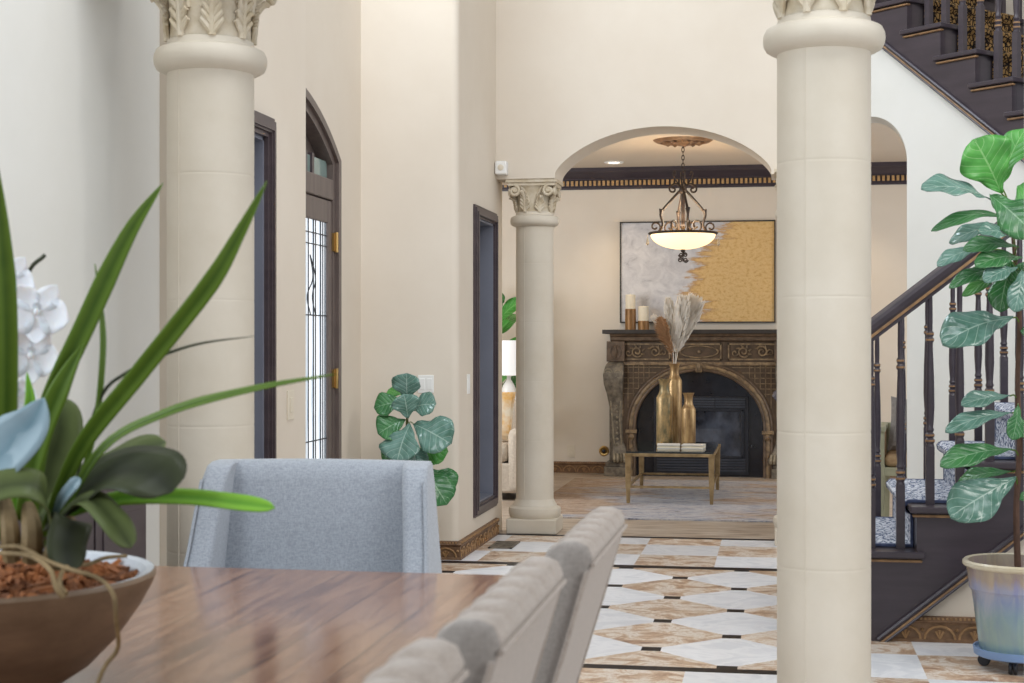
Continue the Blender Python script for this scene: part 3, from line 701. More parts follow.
# wall filling under the stringer
wb = MB(); wb.prism([(.43, 0), (1.8, 0), (1.8, .097+.815*(1.8-.552)-.02), (.43, 0.001)], (0, 6.712, 0), (1,0,0), (0,0,1), (0,.10,0)); struct(wb.build('wall_right', M['wall'], smooth=False))
baseboard('baseboard_right', (.47, 6.712), (1.75, 6.712), (0, -1))

us = thing('staircase', 'upper stair flight with warm-lit patterned runner climbing above the white wall', 'staircase', (0,0,0))
# falls along WU from upper left to lower right; lowest step lies outside the picture
K = 8; s_low = 1.095+RU*(K-5); z_low = 3.14-.194*(K-5)
P = flight(us, WO-WN*.02, WU, WN, 1.15, K, s_low, z_low, -1, (3.599-.78*1.0, -.78, 1.0), M['carpet_warm_lit'], 0, 0, False)
for d in (.075, 1.09):
    for i in range(2*K-1):
        s = 1.055-.1235*(6-i)+.0; k = math.ceil((s-(s_low+.03))/-RU-1e-6); k = int(math.floor((s_low+.03-s)/RU))
        zb = z_low+RI*k
        if s < -.2 or k < 0: continue
        zt = 3.14+.95-(s-1.095)*RI/RU; baluster_mesh(zt-zb).build('baluster', [M['dark_wood'], M['gold_edge']], us, loc=WO+WU*s+WN*d+UP*zb).rotation_euler = (0,0,-PI/4)
    a, b_ = -.3, s_low+.1
    rail_mesh(WO+WU*a+WN*d+UP*(3.14+.97-(a-1.095)*RI/RU), WO+WU*b_+WN*d+UP*(3.14+.97-(b_-1.095)*RI/RU)).build('handrail', [M['dark_wood'], M['gold_edge']], us, angle=50)

# ------------------------------------------------------------------ fireplace (front faces the camera, -Y)
FX, FY = -.722, 14.46           # centre of the opening, plane of the front
fp = thing('fireplace', 'carved walnut fireplace with arched black firebox below the gold painting', 'fireplace', (FX, FY, 0))
HWD = .885; TOP = 1.392; D = YB-FY
def fbox(name, lo, hi, mat, bevel=.004): return MB().box(lo, hi).build(name, mat, fp, smooth=False, bevel=bevel)
ms = MB(); ms.box((-HWD-.02, -.12, TOP-.04), (HWD+.02, D, TOP)); ms.build('mantel_shelf', M['mantel_top'], fp, smooth=False, bevel=.006)
cm = MB(); cm.prism([(.10, TOP-.04), (.085, TOP-.06), (.055, TOP-.07), (.05, TOP-.10), (.03, TOP-.11), (-.05, TOP-.11), (-.05, TOP-.04)], (-HWD+.05, 0, 0), (0,-1,0), (0,0,1), (2*HWD-.1, 0, 0)); cm.build('cornice', M['mantel'], fp, smooth=False)
fz0, fz1 = 1.075, TOP-.11
fz = MB(); fz.box((-HWD+.10, 0, fz0), (HWD-.10, D, fz1)); fz.box((-HWD+.09, -.02, fz0-.02), (HWD-.09, 0, fz0+.012), 1); fz.build('frieze', [M['mantel_dark'], M['mantel_light']], fp, smooth=False, bevel=.003)
for cx, wd, kind in ((-.50, .46, 's'), (0, .42, 'o'), (.50, .46, 's')):     # three carved panels
    p = MB(); z0, z1 = fz0+.03, fz1-.02; hh = (z1-z0)/2; zc = (z0+z1)/2
    for lo, hi in (((cx-wd/2, -.012, z0), (cx-wd/2+.014, 0, z1)), ((cx+wd/2-.014, -.012, z0), (cx+wd/2, 0, z1)), ((cx-wd/2, -.012, z0), (cx+wd/2, 0, z0+.014)), ((cx-wd/2, -.012, z1-.014), (cx+wd/2, 0, z1))): p.box(lo, hi)
    if kind == 'o':
        p.tube([(cx+(wd/2-.03)*math.cos(a), -.006, zc+(hh-.025)*math.sin(a)) for a in [2*PI*i/28 for i in range(29)]], .007, 6); p.ball((cx, -.008, zc), .016, 8)
    else:
        for s in (-1, 1):
            p.tube(spiral((cx+s*.085, -.008, zc), .012, .055, 0, s*5.5*PI/2, (s,0,0), (0,0,1), 26), .008, 6)
            p.tube(spiral((cx+s*.165, -.008, zc-.01), .008, .035, PI, PI+s*2*PI, (s,0,0), (0,0,1), 18), .006, 6)
            for q in range(5):
                a = -.6+q*.75; p.tube([(cx+s*.085+.05*math.cos(a), -.006, zc+.045*math.sin(a)), (cx+s*.085+.078*math.cos(a+.25), -.012, zc+.066*math.sin(a+.25))], [.010, .004], 5)
    p.build('carved_panel', M['mantel_light'], fp)
# surround with a semi-elliptical opening
ZS2, AH, AW = .47, .53, .60
def half(aw, ah, n=36): return [(aw*math.cos(PI*i/n), ZS2+ah*math.sin(PI*i/n)) for i in range(n+1)]
sp = MB(); poly = [(AW, 0), (HWD-.14, 0), (HWD-.14, fz0), (-HWD+.14, fz0), (-HWD+.14, 0), (-AW, 0)]+half(AW, AH)[::-1]
sp.prism(poly, (0, 0, 0), (1,0,0), (0,0,1), (0, D-.02, 0)); sp.build('surround', M['mantel_dark'], fp, angle=40)
for off, r_, yy, mt in ((.012, .016, -.012, 'mantel'), (.042, .020, -.014, 'mantel_light'), (.072, .014, -.008, 'mantel')):
    am = MB(); am.tube([(AW+off, yy, 0)]+[(x, yy, z) for x, z in half(AW+off, AH+off)]+[(-AW-off, yy, 0)], r_, 8, up=(0,1,0)); am.build('arch_moulding', M[mt], fp)
for s in (-1, 1):
    k = MB(); k.box((s*(AW+.04)-.055, -.04, ZS2-.06), (s*(AW+.04)+.055, 0, ZS2-.025)); k.ball((s*(AW+.04), -.03, ZS2-.09), .032, 8); k.build('impost', M['mantel_light'], fp, bevel=.004)
ks = MB(); ks.box((-.03, -.04, ZS2+AH-.01), (.03, 0, fz0)); ks.tube([(0, -.045, ZS2+AH+.0), (0, -.05, ZS2+AH+.03), (0, -.04, fz0)], [.014, .022, .018], 8); ks.build('keystone', M['mantel_light'], fp, bevel=.004)
for s in (-1, 1):               # spandrel lattice
    lt = MB()
    for i in range(1, 8):
        x = s*(.42+.05*i)
        if abs(x) < HWD-.15:
            u = min(1, abs(x)/(AW+.10)); zt = ZS2+(AH+.10)*math.sqrt(max(0, 1-u*u)) if abs(x) < AW+.10 else ZS2+.1
            if zt < fz0-.03: lt.box((x-.004, -.008, zt), (x+.004, 0, fz0-.02))
    for i in range(6):
        z = fz0-.04-.05*i; u = min(1, max(0, (z-ZS2)/(AH+.10))); xi = (AW+.10)*math.sqrt(max(0, 1-u*u))
        if xi < HWD-.16: lt.box((min(s*xi, s*(HWD-.15)), -.008, z-.004), (max(s*xi, s*(HWD-.15)), 0, z+.004))
    lt.build('lattice', M['mantel_light'], fp, smooth=False)
# legs: plinth, scrolled console with paw, panelled block under the shelf
for s in (-1, 1):
    x0 = s*(HWD-.10)
    lg = MB(); lg.box((x0-.11, -.05, 0), (x0+.11, D, .09)); lg.box((x0-.10, -.035, .09), (x0+.10, D, .13)); lg.box((x0-.07, .06, .13), (x0+.07, D, 1.09))
    lgo = lg.build('leg', M['mantel_grey'], fp, smooth=False, bevel=.006)
    prof = [(.05, .13), (-.045, .135), (-.06, .17), (-.03, .23), (-.005, .32), (-.005, .50), (-.02, .66), (-.045, .78), (-.085, .88), (-.095, .97), (-.07, 1.05), (-.03, 1.09), (.06, 1.09)]
    # the same S curve shows from the front as a swelling outline
    con = MB(); zz = [.13, .17, .23, .32, .50, .66, .78, .88, .97, 1.05, 1.09]; ww = [.085, .095, .075, .055, .052, .062, .075, .09, .095, .085, .07]; xo = [.05, .055, .035, .02, .01, -.0, -.01, -.02, -.02, -.01, 0]; yy = [-.045, -.06, -.03, -.005, -.005, -.02, -.045, -.085, -.095, -.07, -.03]
    vs_ = []
    for z, w_, o_, y_ in zip(zz, ww, xo, yy): vs_ += [(x0-s*o_-w_, y_, z), (x0-s*o_+w_, y_, z), (x0-s*o_+w_, .07, z), (x0-s*o_-w_, .07, z)]
    con.add(vs_, [(4*i+j, 4*i+(j+1) % 4, 4*i+4+(j+1) % 4, 4*i+4+j) for i in range(10) for j in range(4)]+[(3,2,1,0), (40,41,42,43)])
    cob = con.build('console', M['mantel_grey'], fp, angle=60, bevel=.012)
    vo = MB()
    for e in (-1, 1):
        vo.tube(spiral((x0+s*.02+e*.05, -.085, .98), .006, .045, 0, e*4.2*PI, (1,0,0), (0,0,1), 28), .008, 6)
        vo.tube([(x0-s*.0+e*.055, -.03, .80), (x0+e*.035, -.012, .55), (x0-s*.02+e*.035, -.012, .30)], .009, 6)
        for q in range(3): vo.tube([(x0-s*.05+e*.03*q, -.05, .22), (x0-s*.055+e*.032*q, -.075, .16), (x0-s*.055+e*.032*q, -.07, .138)], [.012, .017, .010], 6)
    for q in range(9): vo.ball((x0-s*.01, -.012-.003*(q > 5)*(q-5), .30+.052*q), .017-.0006*q, 7)
    vo.build('scroll_carving', M['carving'], cob)
    bk = MB(); bk.box((x0-.085, -.05, 1.09), (x0+.085, D, fz1)); bk.tube([(x0+.05*math.cos(a), -.054, 1.178+.068*math.sin(a)) for a in [2*PI*i/24 for i in range(25)]], .007, 6)
    bk.tube([(x0, -.055, 1.12), (x0, -.06, 1.178), (x0, -.055, 1.235)], [.006, .020, .006], 6); bk.build('corbel_block', M['mantel'], fp, angle=40, bevel=.004)
# firebox
fbk = MB(); fbk.box((-AW-.08, .10, 0), (AW+.08, .13, ZS2+AH+.06)); fbk.build('firebox_tile', M['tile_black'], fp, smooth=False)
ins = MB(); ins.box((-.43, .07, .02), (.46, .10, .76)); ins.build('firebox_insert', M['black'], fp, smooth=False, bevel=.006)
lo_ = MB()
for i in range(4):
    for x0, x1 in ((-.40, -.13), (-.12, .14), (.15, .43)): lo_.box((x0, .055, .655+.024*i), (x1, .072, .669+.024*i))
lo2 = MB()
for i in range(5): lo2.box((-.40, .055, .05+.026*i), (.43, .072, .066+.026*i))
lo_.build('louvre', M['louvre_grey'], fp, smooth=False); lo2.build('louvre', M['louvre_grey'], fp, smooth=False)
gp = MB(); gp.box((-.36, .060, .20), (.39, .070, .62)); gp.build('glass_panel', M['fire_glass'], fp, smooth=False)
gf = MB()
for lo, hi in (((-.385, .05, .18), (-.36, .07, .64)), ((.39, .05, .18), (.415, .07, .64)), ((-.385, .05, .62), (.415, .07, .645)), ((-.385, .05, .175), (.415, .07, .20))): gf.box(lo, hi)
gf.build('glass_frame', M['black'], fp, smooth=False, bevel=.003)

# painting
a, b_ = at(620, 323, 14.72), at(775.5, 220, 14.72); pw, ph = b_.x-a.x, b_.z-a.z
pa = thing('painting', 'framed abstract canvas, pale grey left half breaking into gold leaf', 'painting', (a.x+pw/2, 14.735, a.z))
MB().box((-pw/2+.012, -.02, .012), (pw/2-.012, .0, ph-.012)).build('canvas', M['painting'], pa, smooth=False)
pf = MB()
for lo, hi in (((-pw/2, -.035, 0), (-pw/2+.012, .012, ph)), ((pw/2-.012, -.035, 0), (pw/2, .012, ph)), ((-pw/2, -.035, 0), (pw/2, .012, .012)), ((-pw/2, -.035, ph-.012), (pw/2, .012, ph))): pf.box(lo, hi)
pf.build('frame', M['mantel_top'], pa, smooth=False)

# candles in wooden holders on the mantel
for px, r_, hh, hc, lab in ((630.5, .052, .20, .135, 'taller'), (643.5, .054, .085, .14, 'shorter')):
    p = at(px, 328, 14.55); z = TOP
    h_ = MB().lathe([(.001, 0), (r_, 0), (r_, hh-.004), (r_-.004, hh), (.001, hh)], 28).build('candle_holder', M['holder'], None, loc=(p.x, 14.55, z)); tag(h_, f'{lab} round brown wooden candle holder on the mantel shelf', 'candle holder')
    c_ = MB().lathe([(.001, 0), (r_-.004, 0), (r_-.004, hc-.006), (r_-.01, hc), (.02, hc-.004), (.001, hc-.006)], 28); c_.tube([(0,0,hc-.006), (.001,0,hc+.012)], .002, 5)
    tag(c_.build('candle', M['wax'], None, loc=(p.x, 14.55, z+hh)), f'cream pillar candle standing on the {lab} brown wooden holder', 'candle')

# ------------------------------------------------------------------ pendant light and ceiling fittings
PY = 12.75; pc = at(683, 236, PY); PX = pc.x; kz = lambda y: at(683, y, PY).z
pl = thing('pendant_light', 'wrought iron pendant with lit glass bowl hanging before the painting', 'pendant light', (PX, PY, 0))
zr, zb_ = kz(234), kz(249.5); RB = .27
gb = MB(); gb.lathe([(.002, zb_)]+[(RB*math.sin(PI/2*i/12), zb_+(zr-zb_)*(1-math.cos(PI/2*i/12))) for i in range(1, 13)]+[(RB-.008, zr), (RB*.75, zb_+(zr-zb_)*.5), (.002, zb_+.01)], 40)
gb.build('glass_bowl', M['bowl_glass'], pl)
rm = MB(); rm.lathe([(RB-.004, zr-.006), (RB+.014, zr-.004), (RB+.022, zr+.006), (RB+.012, zr+.014), (RB-.01, zr+.012), (RB-.004, zr-.006)], 44); rm.build('rim', M['iron'], pl)
zt, zk = kz(190), kz(172)
sm = MB(); sm.tube([(0,0,zr-.01), (0,0,zt)], .016, 10); sm.ball((0,0,zt), .034, 10); sm.ball((0,0,zr+.06), .024, 10); sm.build('stem', M['iron'], pl)
for k in range(4):
    a = PI/4*.35+PI/2*k; e = Vector((math.cos(a), math.sin(a), 0)); q = lambda r_, z: e*r_+UP*z
    ar = MB(); ar.tube(crom([q(.03, zt-.01), q(.085, zt-.07), q(.165, zt-.16), q(.19, zr+.16), q(.17, zr+.08), q(.20, zr+.02), q(.235, zr+.012)], 22), .011, 7)
    ar.tube([q(.155, zt-.17), q(.185, zr+.2), q(.19, zr+.14)], [.005, .021, .008], 7)
    ar.tube(spiral(q(.235, zr+.058), .012, .05, -PI/2-2.4*PI, -PI/2, e, UP, 24), .008, 6)
    e2 = Vector((math.cos(a+PI/4), math.sin(a+PI/4), 0))
    ar.tube(spiral(e2*.13+UP*(zr+.065), .012, .058, -PI/2+2.3*PI, -PI/2, e2, UP, 24), .0085, 6)
    ar.tube(spiral(q(.085, zt+.005), .008, .036, PI/2-2.2*PI, PI/2, e, UP, 20), .008, 6)
    ar.tube(crom([q(.0, zt+.01), q(.05, zt+.05), q(.085, zt+.045)], 8), .008, 6)
    ar.tube(crom([q(.02, zt+.02), q(.06, zt+.08), q(.085, zt+.13), q(.07, zt+.155), q(.06, zt+.13)], 12), .006, 6)
    ar.build('scroll_arm', M['iron'], pl)
    cr = MB(); c3 = e*(RB+.03); cr.tube([c3+UP*(zr-.01), c3+UP*(zr-.03)], .002, 5); cr.lathe([(.001, zr-.10), (.014, zr-.085), (.010, zr-.06), (.001, zr-.028)], 10, tuple(c3)); (cr.build('crystal_drop', M['crystal'], pl) if abs(e.x) > .6 else None)
cn = MB(); cn.ball((0,0,zb_-.008), .02, 8)
for s in (-1, 1): cn.tube(spiral((s*.018, 0, zb_-.045), .005, .02, 0, s*3*PI, (1,0,0), (0,0,1), 16), .005, 6); cn.tube(spiral((s*.022, 0, zb_-.088), .005, .022, PI, PI+s*3*PI, (1,0,0), (0,0,1), 16), .005, 6)
cn.tube([(0,0,zb_-.01), (0,0,zb_-.10)], .005, 6); cn.build('finial', M['iron'], pl)
ch = MB(); n_ = 11; z0 = zt+.02
for i in range(n_):
    zc = z0+(ZC-.03-z0)*(i+.5)/n_; h = (ZC-z0)/n_*.62; ax = (1,0) if i % 2 else (0,1)
    ch.tube([(ax[0]*.011*math.cos(a), ax[1]*.011*math.cos(a), zc+h*math.sin(a)) for a in [2*PI*j/12 for j in range(13)]], .0035, 5)
ch.build('chain', M['iron'], pl)
md = MB(); md.lathe([(.002, -.05), (.04, -.048), (.055, -.03), (.09, -.026), (.10, -.018), (.17, -.016), (.19, -.024), (.22, -.02), (.245, -.004), (.25, 0)], 48)
for k in range(12):
    a = 2*PI*k/12; md.tube([(.10*math.cos(a), .10*math.sin(a), -.02), (.15*math.cos(a), .15*math.sin(a), -.026), (.185*math.cos(a), .185*math.sin(a), -.02)], [.008, .018, .006], 6)
tag(md.build('ceiling_medallion', M['medallion'], None, loc=(PX, PY, ZC)), 'round gilded ceiling medallion above the pendant chain', 'ceiling medallion')
point('pendant_glow', (PX, PY, zr+.10), 13, (1, .82, .58), .10)
rp = at(614, 164, 14.2); rl = thing('recessed_light', 'small round recessed spotlight glowing in the living room ceiling', 'ceiling light', (rp.x, 14.2, ZC))
MB().lathe([(.055, -.002), (.075, -.012), (.09, -.008), (.092, 0)], 32).build('trim_ring', M['white_plastic'], rl)
MB().lathe([(.001, -.006), (.056, -.004), (.056, 0)], 28).build('lens', M['lit_lens'], rl)
sl = bpy.data.lights.new('spot_lamp', 'SPOT'); sl.energy = 24; sl.color = (1, .80, .55); sl.spot_size = 1.7; sl.spot_blend = .8; sl.shadow_soft_size = .05
so = bpy.data.objects.new('spot_lamp', sl); C.objects.link(so); so.location = (rp.x, 14.2, ZC-.03)
for x in (-3.4, .6):
    s2 = so.copy(); C.objects.link(s2); s2.location = (x, 14.2, ZC-.03)

# ------------------------------------------------------------------ coffee table with its things, rug
CT = .418
ct = thing('coffee_table', 'brass framed coffee table with smoked glass top on the rug', 'table', (-.825, 12.56, .010))
hx, hy = .345, .62
MB().box((-hx+.004, -hy+.004, CT-.024), (hx-.004, hy-.004, CT-.0105)).build('glass_top', M['table_glass'], ct, smooth=False)
for lo, hi in (((-hx, -hy, CT-.05), (hx, -hy+.03, CT-.025)), ((-hx, hy-.03, CT-.05), (hx, hy, CT-.025)), ((-hx, -hy, CT-.05), (-hx+.03, hy, CT-.025)), ((hx-.03, -hy, CT-.05), (hx, hy, CT-.025))):
    MB().box(lo, hi).build('rail', M['table_brass'], ct, smooth=False, bevel=.003)
for sx in (-1, 1):
    for sy in (-1, 1):
        g = MB(); cx, cy = sx*(hx-.02), sy*(hy-.02); g.taper((cx, cy, 0.0), (.026, .026), (cx, cy, .12), (.034, .034)); g.taper((cx, cy, .12), (.04, .04), (cx, cy, CT-.05), (.046, .046)); g.box((cx-.026, cy-.026, CT-.055), (cx+.026, cy+.026, CT-.0255))
        g.build('leg', M['table_brass'], ct, smooth=False, bevel=.003)
st_ = MB(); zz = .13
for s in (-1, 1): st_.box((s*(hx-.02)-.008, -hy+.02, zz-.008), (s*(hx-.02)+.008, hy-.02, zz+.008)); st_.box((-hx+.02, s*(hy-.02)-.008, zz-.008), (hx-.02, s*(hy-.02)+.008, zz+.008))
st_.build('stretcher', M['table_brass'], ct, smooth=False)
rg = MB(); rg.box((-1.85, 10.93, .001), (.60, 14.05, .010)); tag(rg.build('rug', M['rug'], smooth=False), 'large faded grey and tan rug under the coffee table', 'rug')
def vase(label, px, ytop, wpx, Y, mat):
    p = at(px, ytop, Y); H = p.z-CT; zc_ = 12.7; r = wpx/2*zc_/FPX
    r *= .93; N_ = H-r*2.35
    prof = [(.001, 0), (r*.93, 0), (r, .012), (r, N_), (r*.97, N_+r*.12), (r*.80, N_+r*.42), (r*.64, N_+r*.75), (r*.58, N_+r*1.15), (r*.59, N_+r*1.6), (r*.68, N_+r*2.05), (r*.84, H), (r*.74, H-.003), (r*.48, H-r*.9), (r*.44, H-r*1.6), (.001, H-r*2)]
    o = MB().lathe(prof, 30).build('vase', mat, None, loc=(p.x, Y, CT)); tag(o, label, 'vase', None); return p.x, Y, p.z
vase('mid-height gold vase with tarnished green patches on the coffee table', 664.5, 379, 17.5, 12.62, M['vase_old'])
V = vase('tallest gold bottle vase holding the pale plumes on the coffee table', 674.5, 363.5, 16, 12.80, M['vase'])
vase('shortest gold bottle vase on the coffee table', 688.5, 393, 15, 12.60, M['vase'])
def book(label, x, y, rz, w_, d_):
    t = thing('book', label, 'book', (x, y, CT), rz)
    MB().box((-w_/2, -d_/2, 0), (w_/2, d_/2, .004)).box((-w_/2, -d_/2, .024), (w_/2, d_/2, .028)).box((-w_/2, d_/2-.004, 0), (w_/2, d_/2, .028)).build('cover', M['paper'], t, smooth=False)
    MB().box((-w_/2+.005, -d_/2+.006, .004), (w_/2-.005, d_/2-.004, .024)).build('pages', M['wax'], t, smooth=False)
book('thin pale book on the coffee table in front of the mid-height vase', -.865, 12.42, .06, .185, .24)
book('thin cream book on the coffee table in front of the shortest vase', -.665, 12.42, -.05, .18, .22)

# dried plumes in the tall vase
def plume(label, pts, wid, mat, n=70, thick=.16, droop=.0):
    sp_ = crom([V[:2]+(V[2]-.12,)]+pts, 30); mb = MB(); mb.tube(sp_, .0028, 5)
    for i in range(n):
        u = .30+.69*i/n; k = u*30; j = min(int(k), 29); p = sp_[j].lerp(sp_[j+1], k-j); t = (sp_[j+1]-sp_[j]).normalized()
        for s in range(7):
            a = random.uniform(0, 2*PI); o = t.orthogonal().normalized(); o = (Matrix.Rotation(a, 3, t)@o); o.y *= .6
            L = 1.45*wid*(math.sin(PI*min(1, (u-.24)/.78))**.6)*random.uniform(.6, 1.15)
            q1 = p+o*L*.5+t*L*.6; q2 = p+o*L*(.62)+t*L*1.4-UP*droop*L
            wv = (t.cross(o)*.6+Vector((.5,0,.3))*random.choice((-1,1))).normalized()*(L*thick+.003*thick/.16)
            mb.add([p-wv*.4, p+wv*.4, q1+wv, q1-wv, q2], [(0,1,2,3), (3,2,4)])
    return tag(mb.build('pampas_plume', mat), label, 'dried plume', 'dried plumes in the tall vase')
A = lambda x, y, d=0: tuple(at(x, y, V[1]+d))
plume('broad ivory feather plume leaning right in the tall vase', [A(678, 350), A(688, 322, .03), A(695, 302, .04)], .085, M['plume'], 90)
plume('tall ivory feather plume in the middle of the tall vase', [A(676, 350), A(680, 322, -.03), A(683, 299, -.05)], .07, M['plume'], 80)
plume('ivory plume with a curled tip behind the brown plume', [A(673, 350, .04), A(671, 322, .06), A(668, 299, .04)], .05, M['plume'], 60)
plume('low ivory plume arching to the left of the tall vase', [A(671, 352, .0), A(664, 330, .02), A(653, 316, .0)], .04, M['plume'], 50)
plume('fluffy brown seed plume hanging in front of the ivory plumes', [A(671, 352, -.05), A(665, 335, -.07), A(660, 318, -.07)], .062, M['plume_brown'], 80, thick=.06, droop=.6)

# ------------------------------------------------------------------ living room glimpses: sofa, cushions, lamp, plant, armchair
sf = thing('sofa', 'beige linen sofa glimpsed behind the slim far column', 'sofa', (-2.55, 12.5, 0))
def soft(name, lo, hi, mat, parent, bv=.05): return MB().box(lo, hi).build(name, mat, parent, bevel=bv, angle=50)
soft('seat_base', (-1.0, -.44, .06), (.60, .46, .30), M['sofa'], sf, .02); soft('arm', (.42, -.46, .06), (.62, .46, .58), M['sofa'], sf); soft('arm', (-1.2, -.46, .06), (-1.0, .46, .58), M['sofa'], sf)
soft('backrest', (-1.0, .30, .28), (.44, .50, .78), M['sofa'], sf); soft('seat_cushion', (-1.0, -.44, .30), (-.28, .30, .45), M['sofa'], sf); soft('seat_cushion', (-.27, -.44, .30), (.42, .30, .45), M['sofa'], sf)
for x in (-1.1, .52):
    for y in (-.38, .40): MB().taper((x, y, 0), (.03, .03), (x, y, .06), (.05, .05)).build('foot', M['dark_wood'], sf, smooth=False)
def cushion(label, loc, rot, w_, h_, t_, mat):
    mb = MB(); n = 14
    for s in (1, -1):
        vs_ = []
        for i in range(n+1):
            for j in range(n+1):
                u, v = 2*i/n-1, 2*j/n-1; k = ((1-u**4)*(1-v**4))**.5; pin = 1-.10*(u*u*v*v if True else 0)-.06*(abs(u)**2-abs(u)**8+0)*0
                vs_.append((u*w_/2*(1-.07*(1-v*v)*(u*u)), s*t_/2*k, v*h_/2*(1-.07*(1-u*u)*(v*v))))
        fs = [(i*(n+1)+j, (i+1)*(n+1)+j, (i+1)*(n+1)+j+1, i*(n+1)+j+1) for i in range(n) for j in range(n)]
        mb.add(vs_, fs if s < 0 else [f[::-1] for f in fs])
    o = mb.build('cushion', mat, None, loc=loc); o.rotation_euler = rot; return tag(o, label, 'cushion')
cushion('gold and white patterned cushion standing on the sofa arm end', (-2.34, 12.36, .68), (-.25, .1, .25), .42, .42, .14, M['gold_pillow'])
tb = thing('side_table', 'small round dark side table holding the white lamp beside the sofa', 'side table', (-2.36, 13.42, 0))
MB().lathe([(.001, .53), (.24, .53), (.25, .54), (.25, .555), (.24, .56), (.001, .56)], 32).build('table_top', M['dark_wood'], tb); MB().lathe([(.001, 0), (.16, 0), (.16, .02), (.03, .05), (.025, .30), (.03, .53)], 24).build('pedestal', M['dark_wood'], tb)
lm = thing('table_lamp', 'table lamp with a white drum shade behind the slim far column', 'lamp', (-2.36, 13.42, .56))
MB().lathe([(.001, 0), (.08, 0), (.085, .02), (.05, .05), (.09, .15), (.095, .22), (.05, .33), (.02, .38), (.015, .46), (.001, .46)], 28).build('base', M['ceramic'], lm)
MB().lathe([(.19, .42), (.165, .73), (.160, .73), (.185, .42)], 36).build('lamp_shade', M['shade_lit'], lm)

def leaf(mb, B, T, W, facing, bow=.12, fold=.15, wave=.0, prof=None, n=14, m_=6, mat=0, twist=0, side_bow=0):
    """leaf blade from B to T, widest W, its face turned to 'facing'"""
    B, T = Vector(B), Vector(T); ax = T-B; L = ax.length; t0 = ax.normalized(); f = Vector(facing); f = (f-t0*f.dot(t0)).normalized(); sd = t0.cross(f)
    ctr = [B+ax*u+f*(bow*L*math.sin(PI*u))+sd*(side_bow*L*math.sin(PI*u)) for u in [i/n for i in range(n+1)]]
    vs_, uvs = [], []
    for i in range(n+1):
        u = i/n; tt = (ctr[min(i+1, n)]-ctr[max(i-1, 0)]).normalized(); s_ = tt.cross(f).normalized(); nn = s_.cross(tt)
        if twist: R = Matrix.Rotation(twist*u, 3, tt); s_ = R@s_; nn = R@nn
        wd = W/2*prof(u)
        for j in range(m_+1):
            v = 2*j/m_-1; wob = wave*W*math.sin(u*17+(2 if v > 0 else 0))*abs(v)**2
            vs_.append(ctr[i]+s_*(v*wd)+nn*(fold*abs(v)*wd+wob)); uvs.append((u, (v+1)/2))
    k = m_+1
    mb.add(vs_, [(i*k+j, (i+1)*k+j, (i+1)*k+j+1, i*k+j+1) for i in range(n) for j in range(m_)], mat, uvs); return mb
def fiddle(u):
    a = max(0.0, math.sin(PI*min(1, u**1.35)))**.62
    return max(.02, a*(.62+.5*u)*(1-.22*math.exp(-((u-.33)/.13)**2)))
def oval(u): return max(.02, math.sin(PI*u**.85)**.75)
def strapf(u): return max(.03, min(1, .55+1.6*u)*min(1, (1-u)*2.6)**.7)
def tongue(u): return max(.05, min(1, .45+1.8*u)*(1-max(0, (u-.72)/.28)**2.2)**.5)

pt_ = thing('potted_plant', 'tall green broad leaved plant behind the slim far column', 'plant', (-2.60, 14.2, 0))
MB().lathe([(.001, 0), (.15, 0), (.20, .34), (.21, .36), (.19, .36), (.18, .32), (.001, .31)], 28).build('pot', M['ceramic'], pt_)
MB().tube([(0, 0, .31), (.03, 0, .8), (.02, -.02, 1.75)], [.02, .016, .01], 8).build('stem', M['trunk'], pt_)
for k in range(16):
    a = k*2.4; z = .62+.075*k; r_ = .42-.008*k; lb = MB()
    leaf(lb, (.02, 0, z-.1), (.02+r_*math.cos(a), r_*math.sin(a), z+.10), .17, (0, -.8, .6), .12, .2, .02, oval); lb.build('leaf', M['fig_green'] if k % 3 else M['fig_leaf'], pt_)

ac = thing('armchair', 'pale sage wooden armchair seen through the narrow arch behind the balusters', 'armchair', (1.02, 10.95, 0), -.1)
for x, y in ((-.29, -.27), (.29, -.27), (-.27, .27), (.27, .27)):
    MB().taper((x, y, 0), (.035, .035), (x, y, .44), (.05, .05)).box((x-.022, y-.022, .44), (x+.022, y+.022,   .66 if y < 0 else .66)).build('leg', M['sage'], ac, smooth=False, bevel=.004)
MB().box((-.31, -.29, .36), (.31, .29, .42)).build('seat_frame', M['sage'], ac, smooth=False, bevel=.005)
soft('seat', (-.27, -.26, .42), (.27, .25, .50), M['tan_fabric'], ac, .03); soft('backrest', (-.25, .255, .46), (.25, .285, .64), M['tan_fabric'], ac, .01)
for x in (-.29, .29): MB().box((x-.028, -.31, .66), (x+.028, .29, .70)).build('armrest', M['sage'], ac, smooth=False, bevel=.008)
for x in (-.28, .28): MB().box((x-.008, -.25, .42), (x+.008, .25, .66)).build('side_panel', M['tan_fabric'], ac, smooth=False)
MB().box((-.31, .245, .64), (.31, .30, .70)).build('top_rail', M['sage'], ac, smooth=False, bevel=.006)
cushion('grey cushion leaning on the sage armchair', (.955, 11.02, .69), (-.15, .1, .1), .36, .38, .13, M['grey_fabric'])

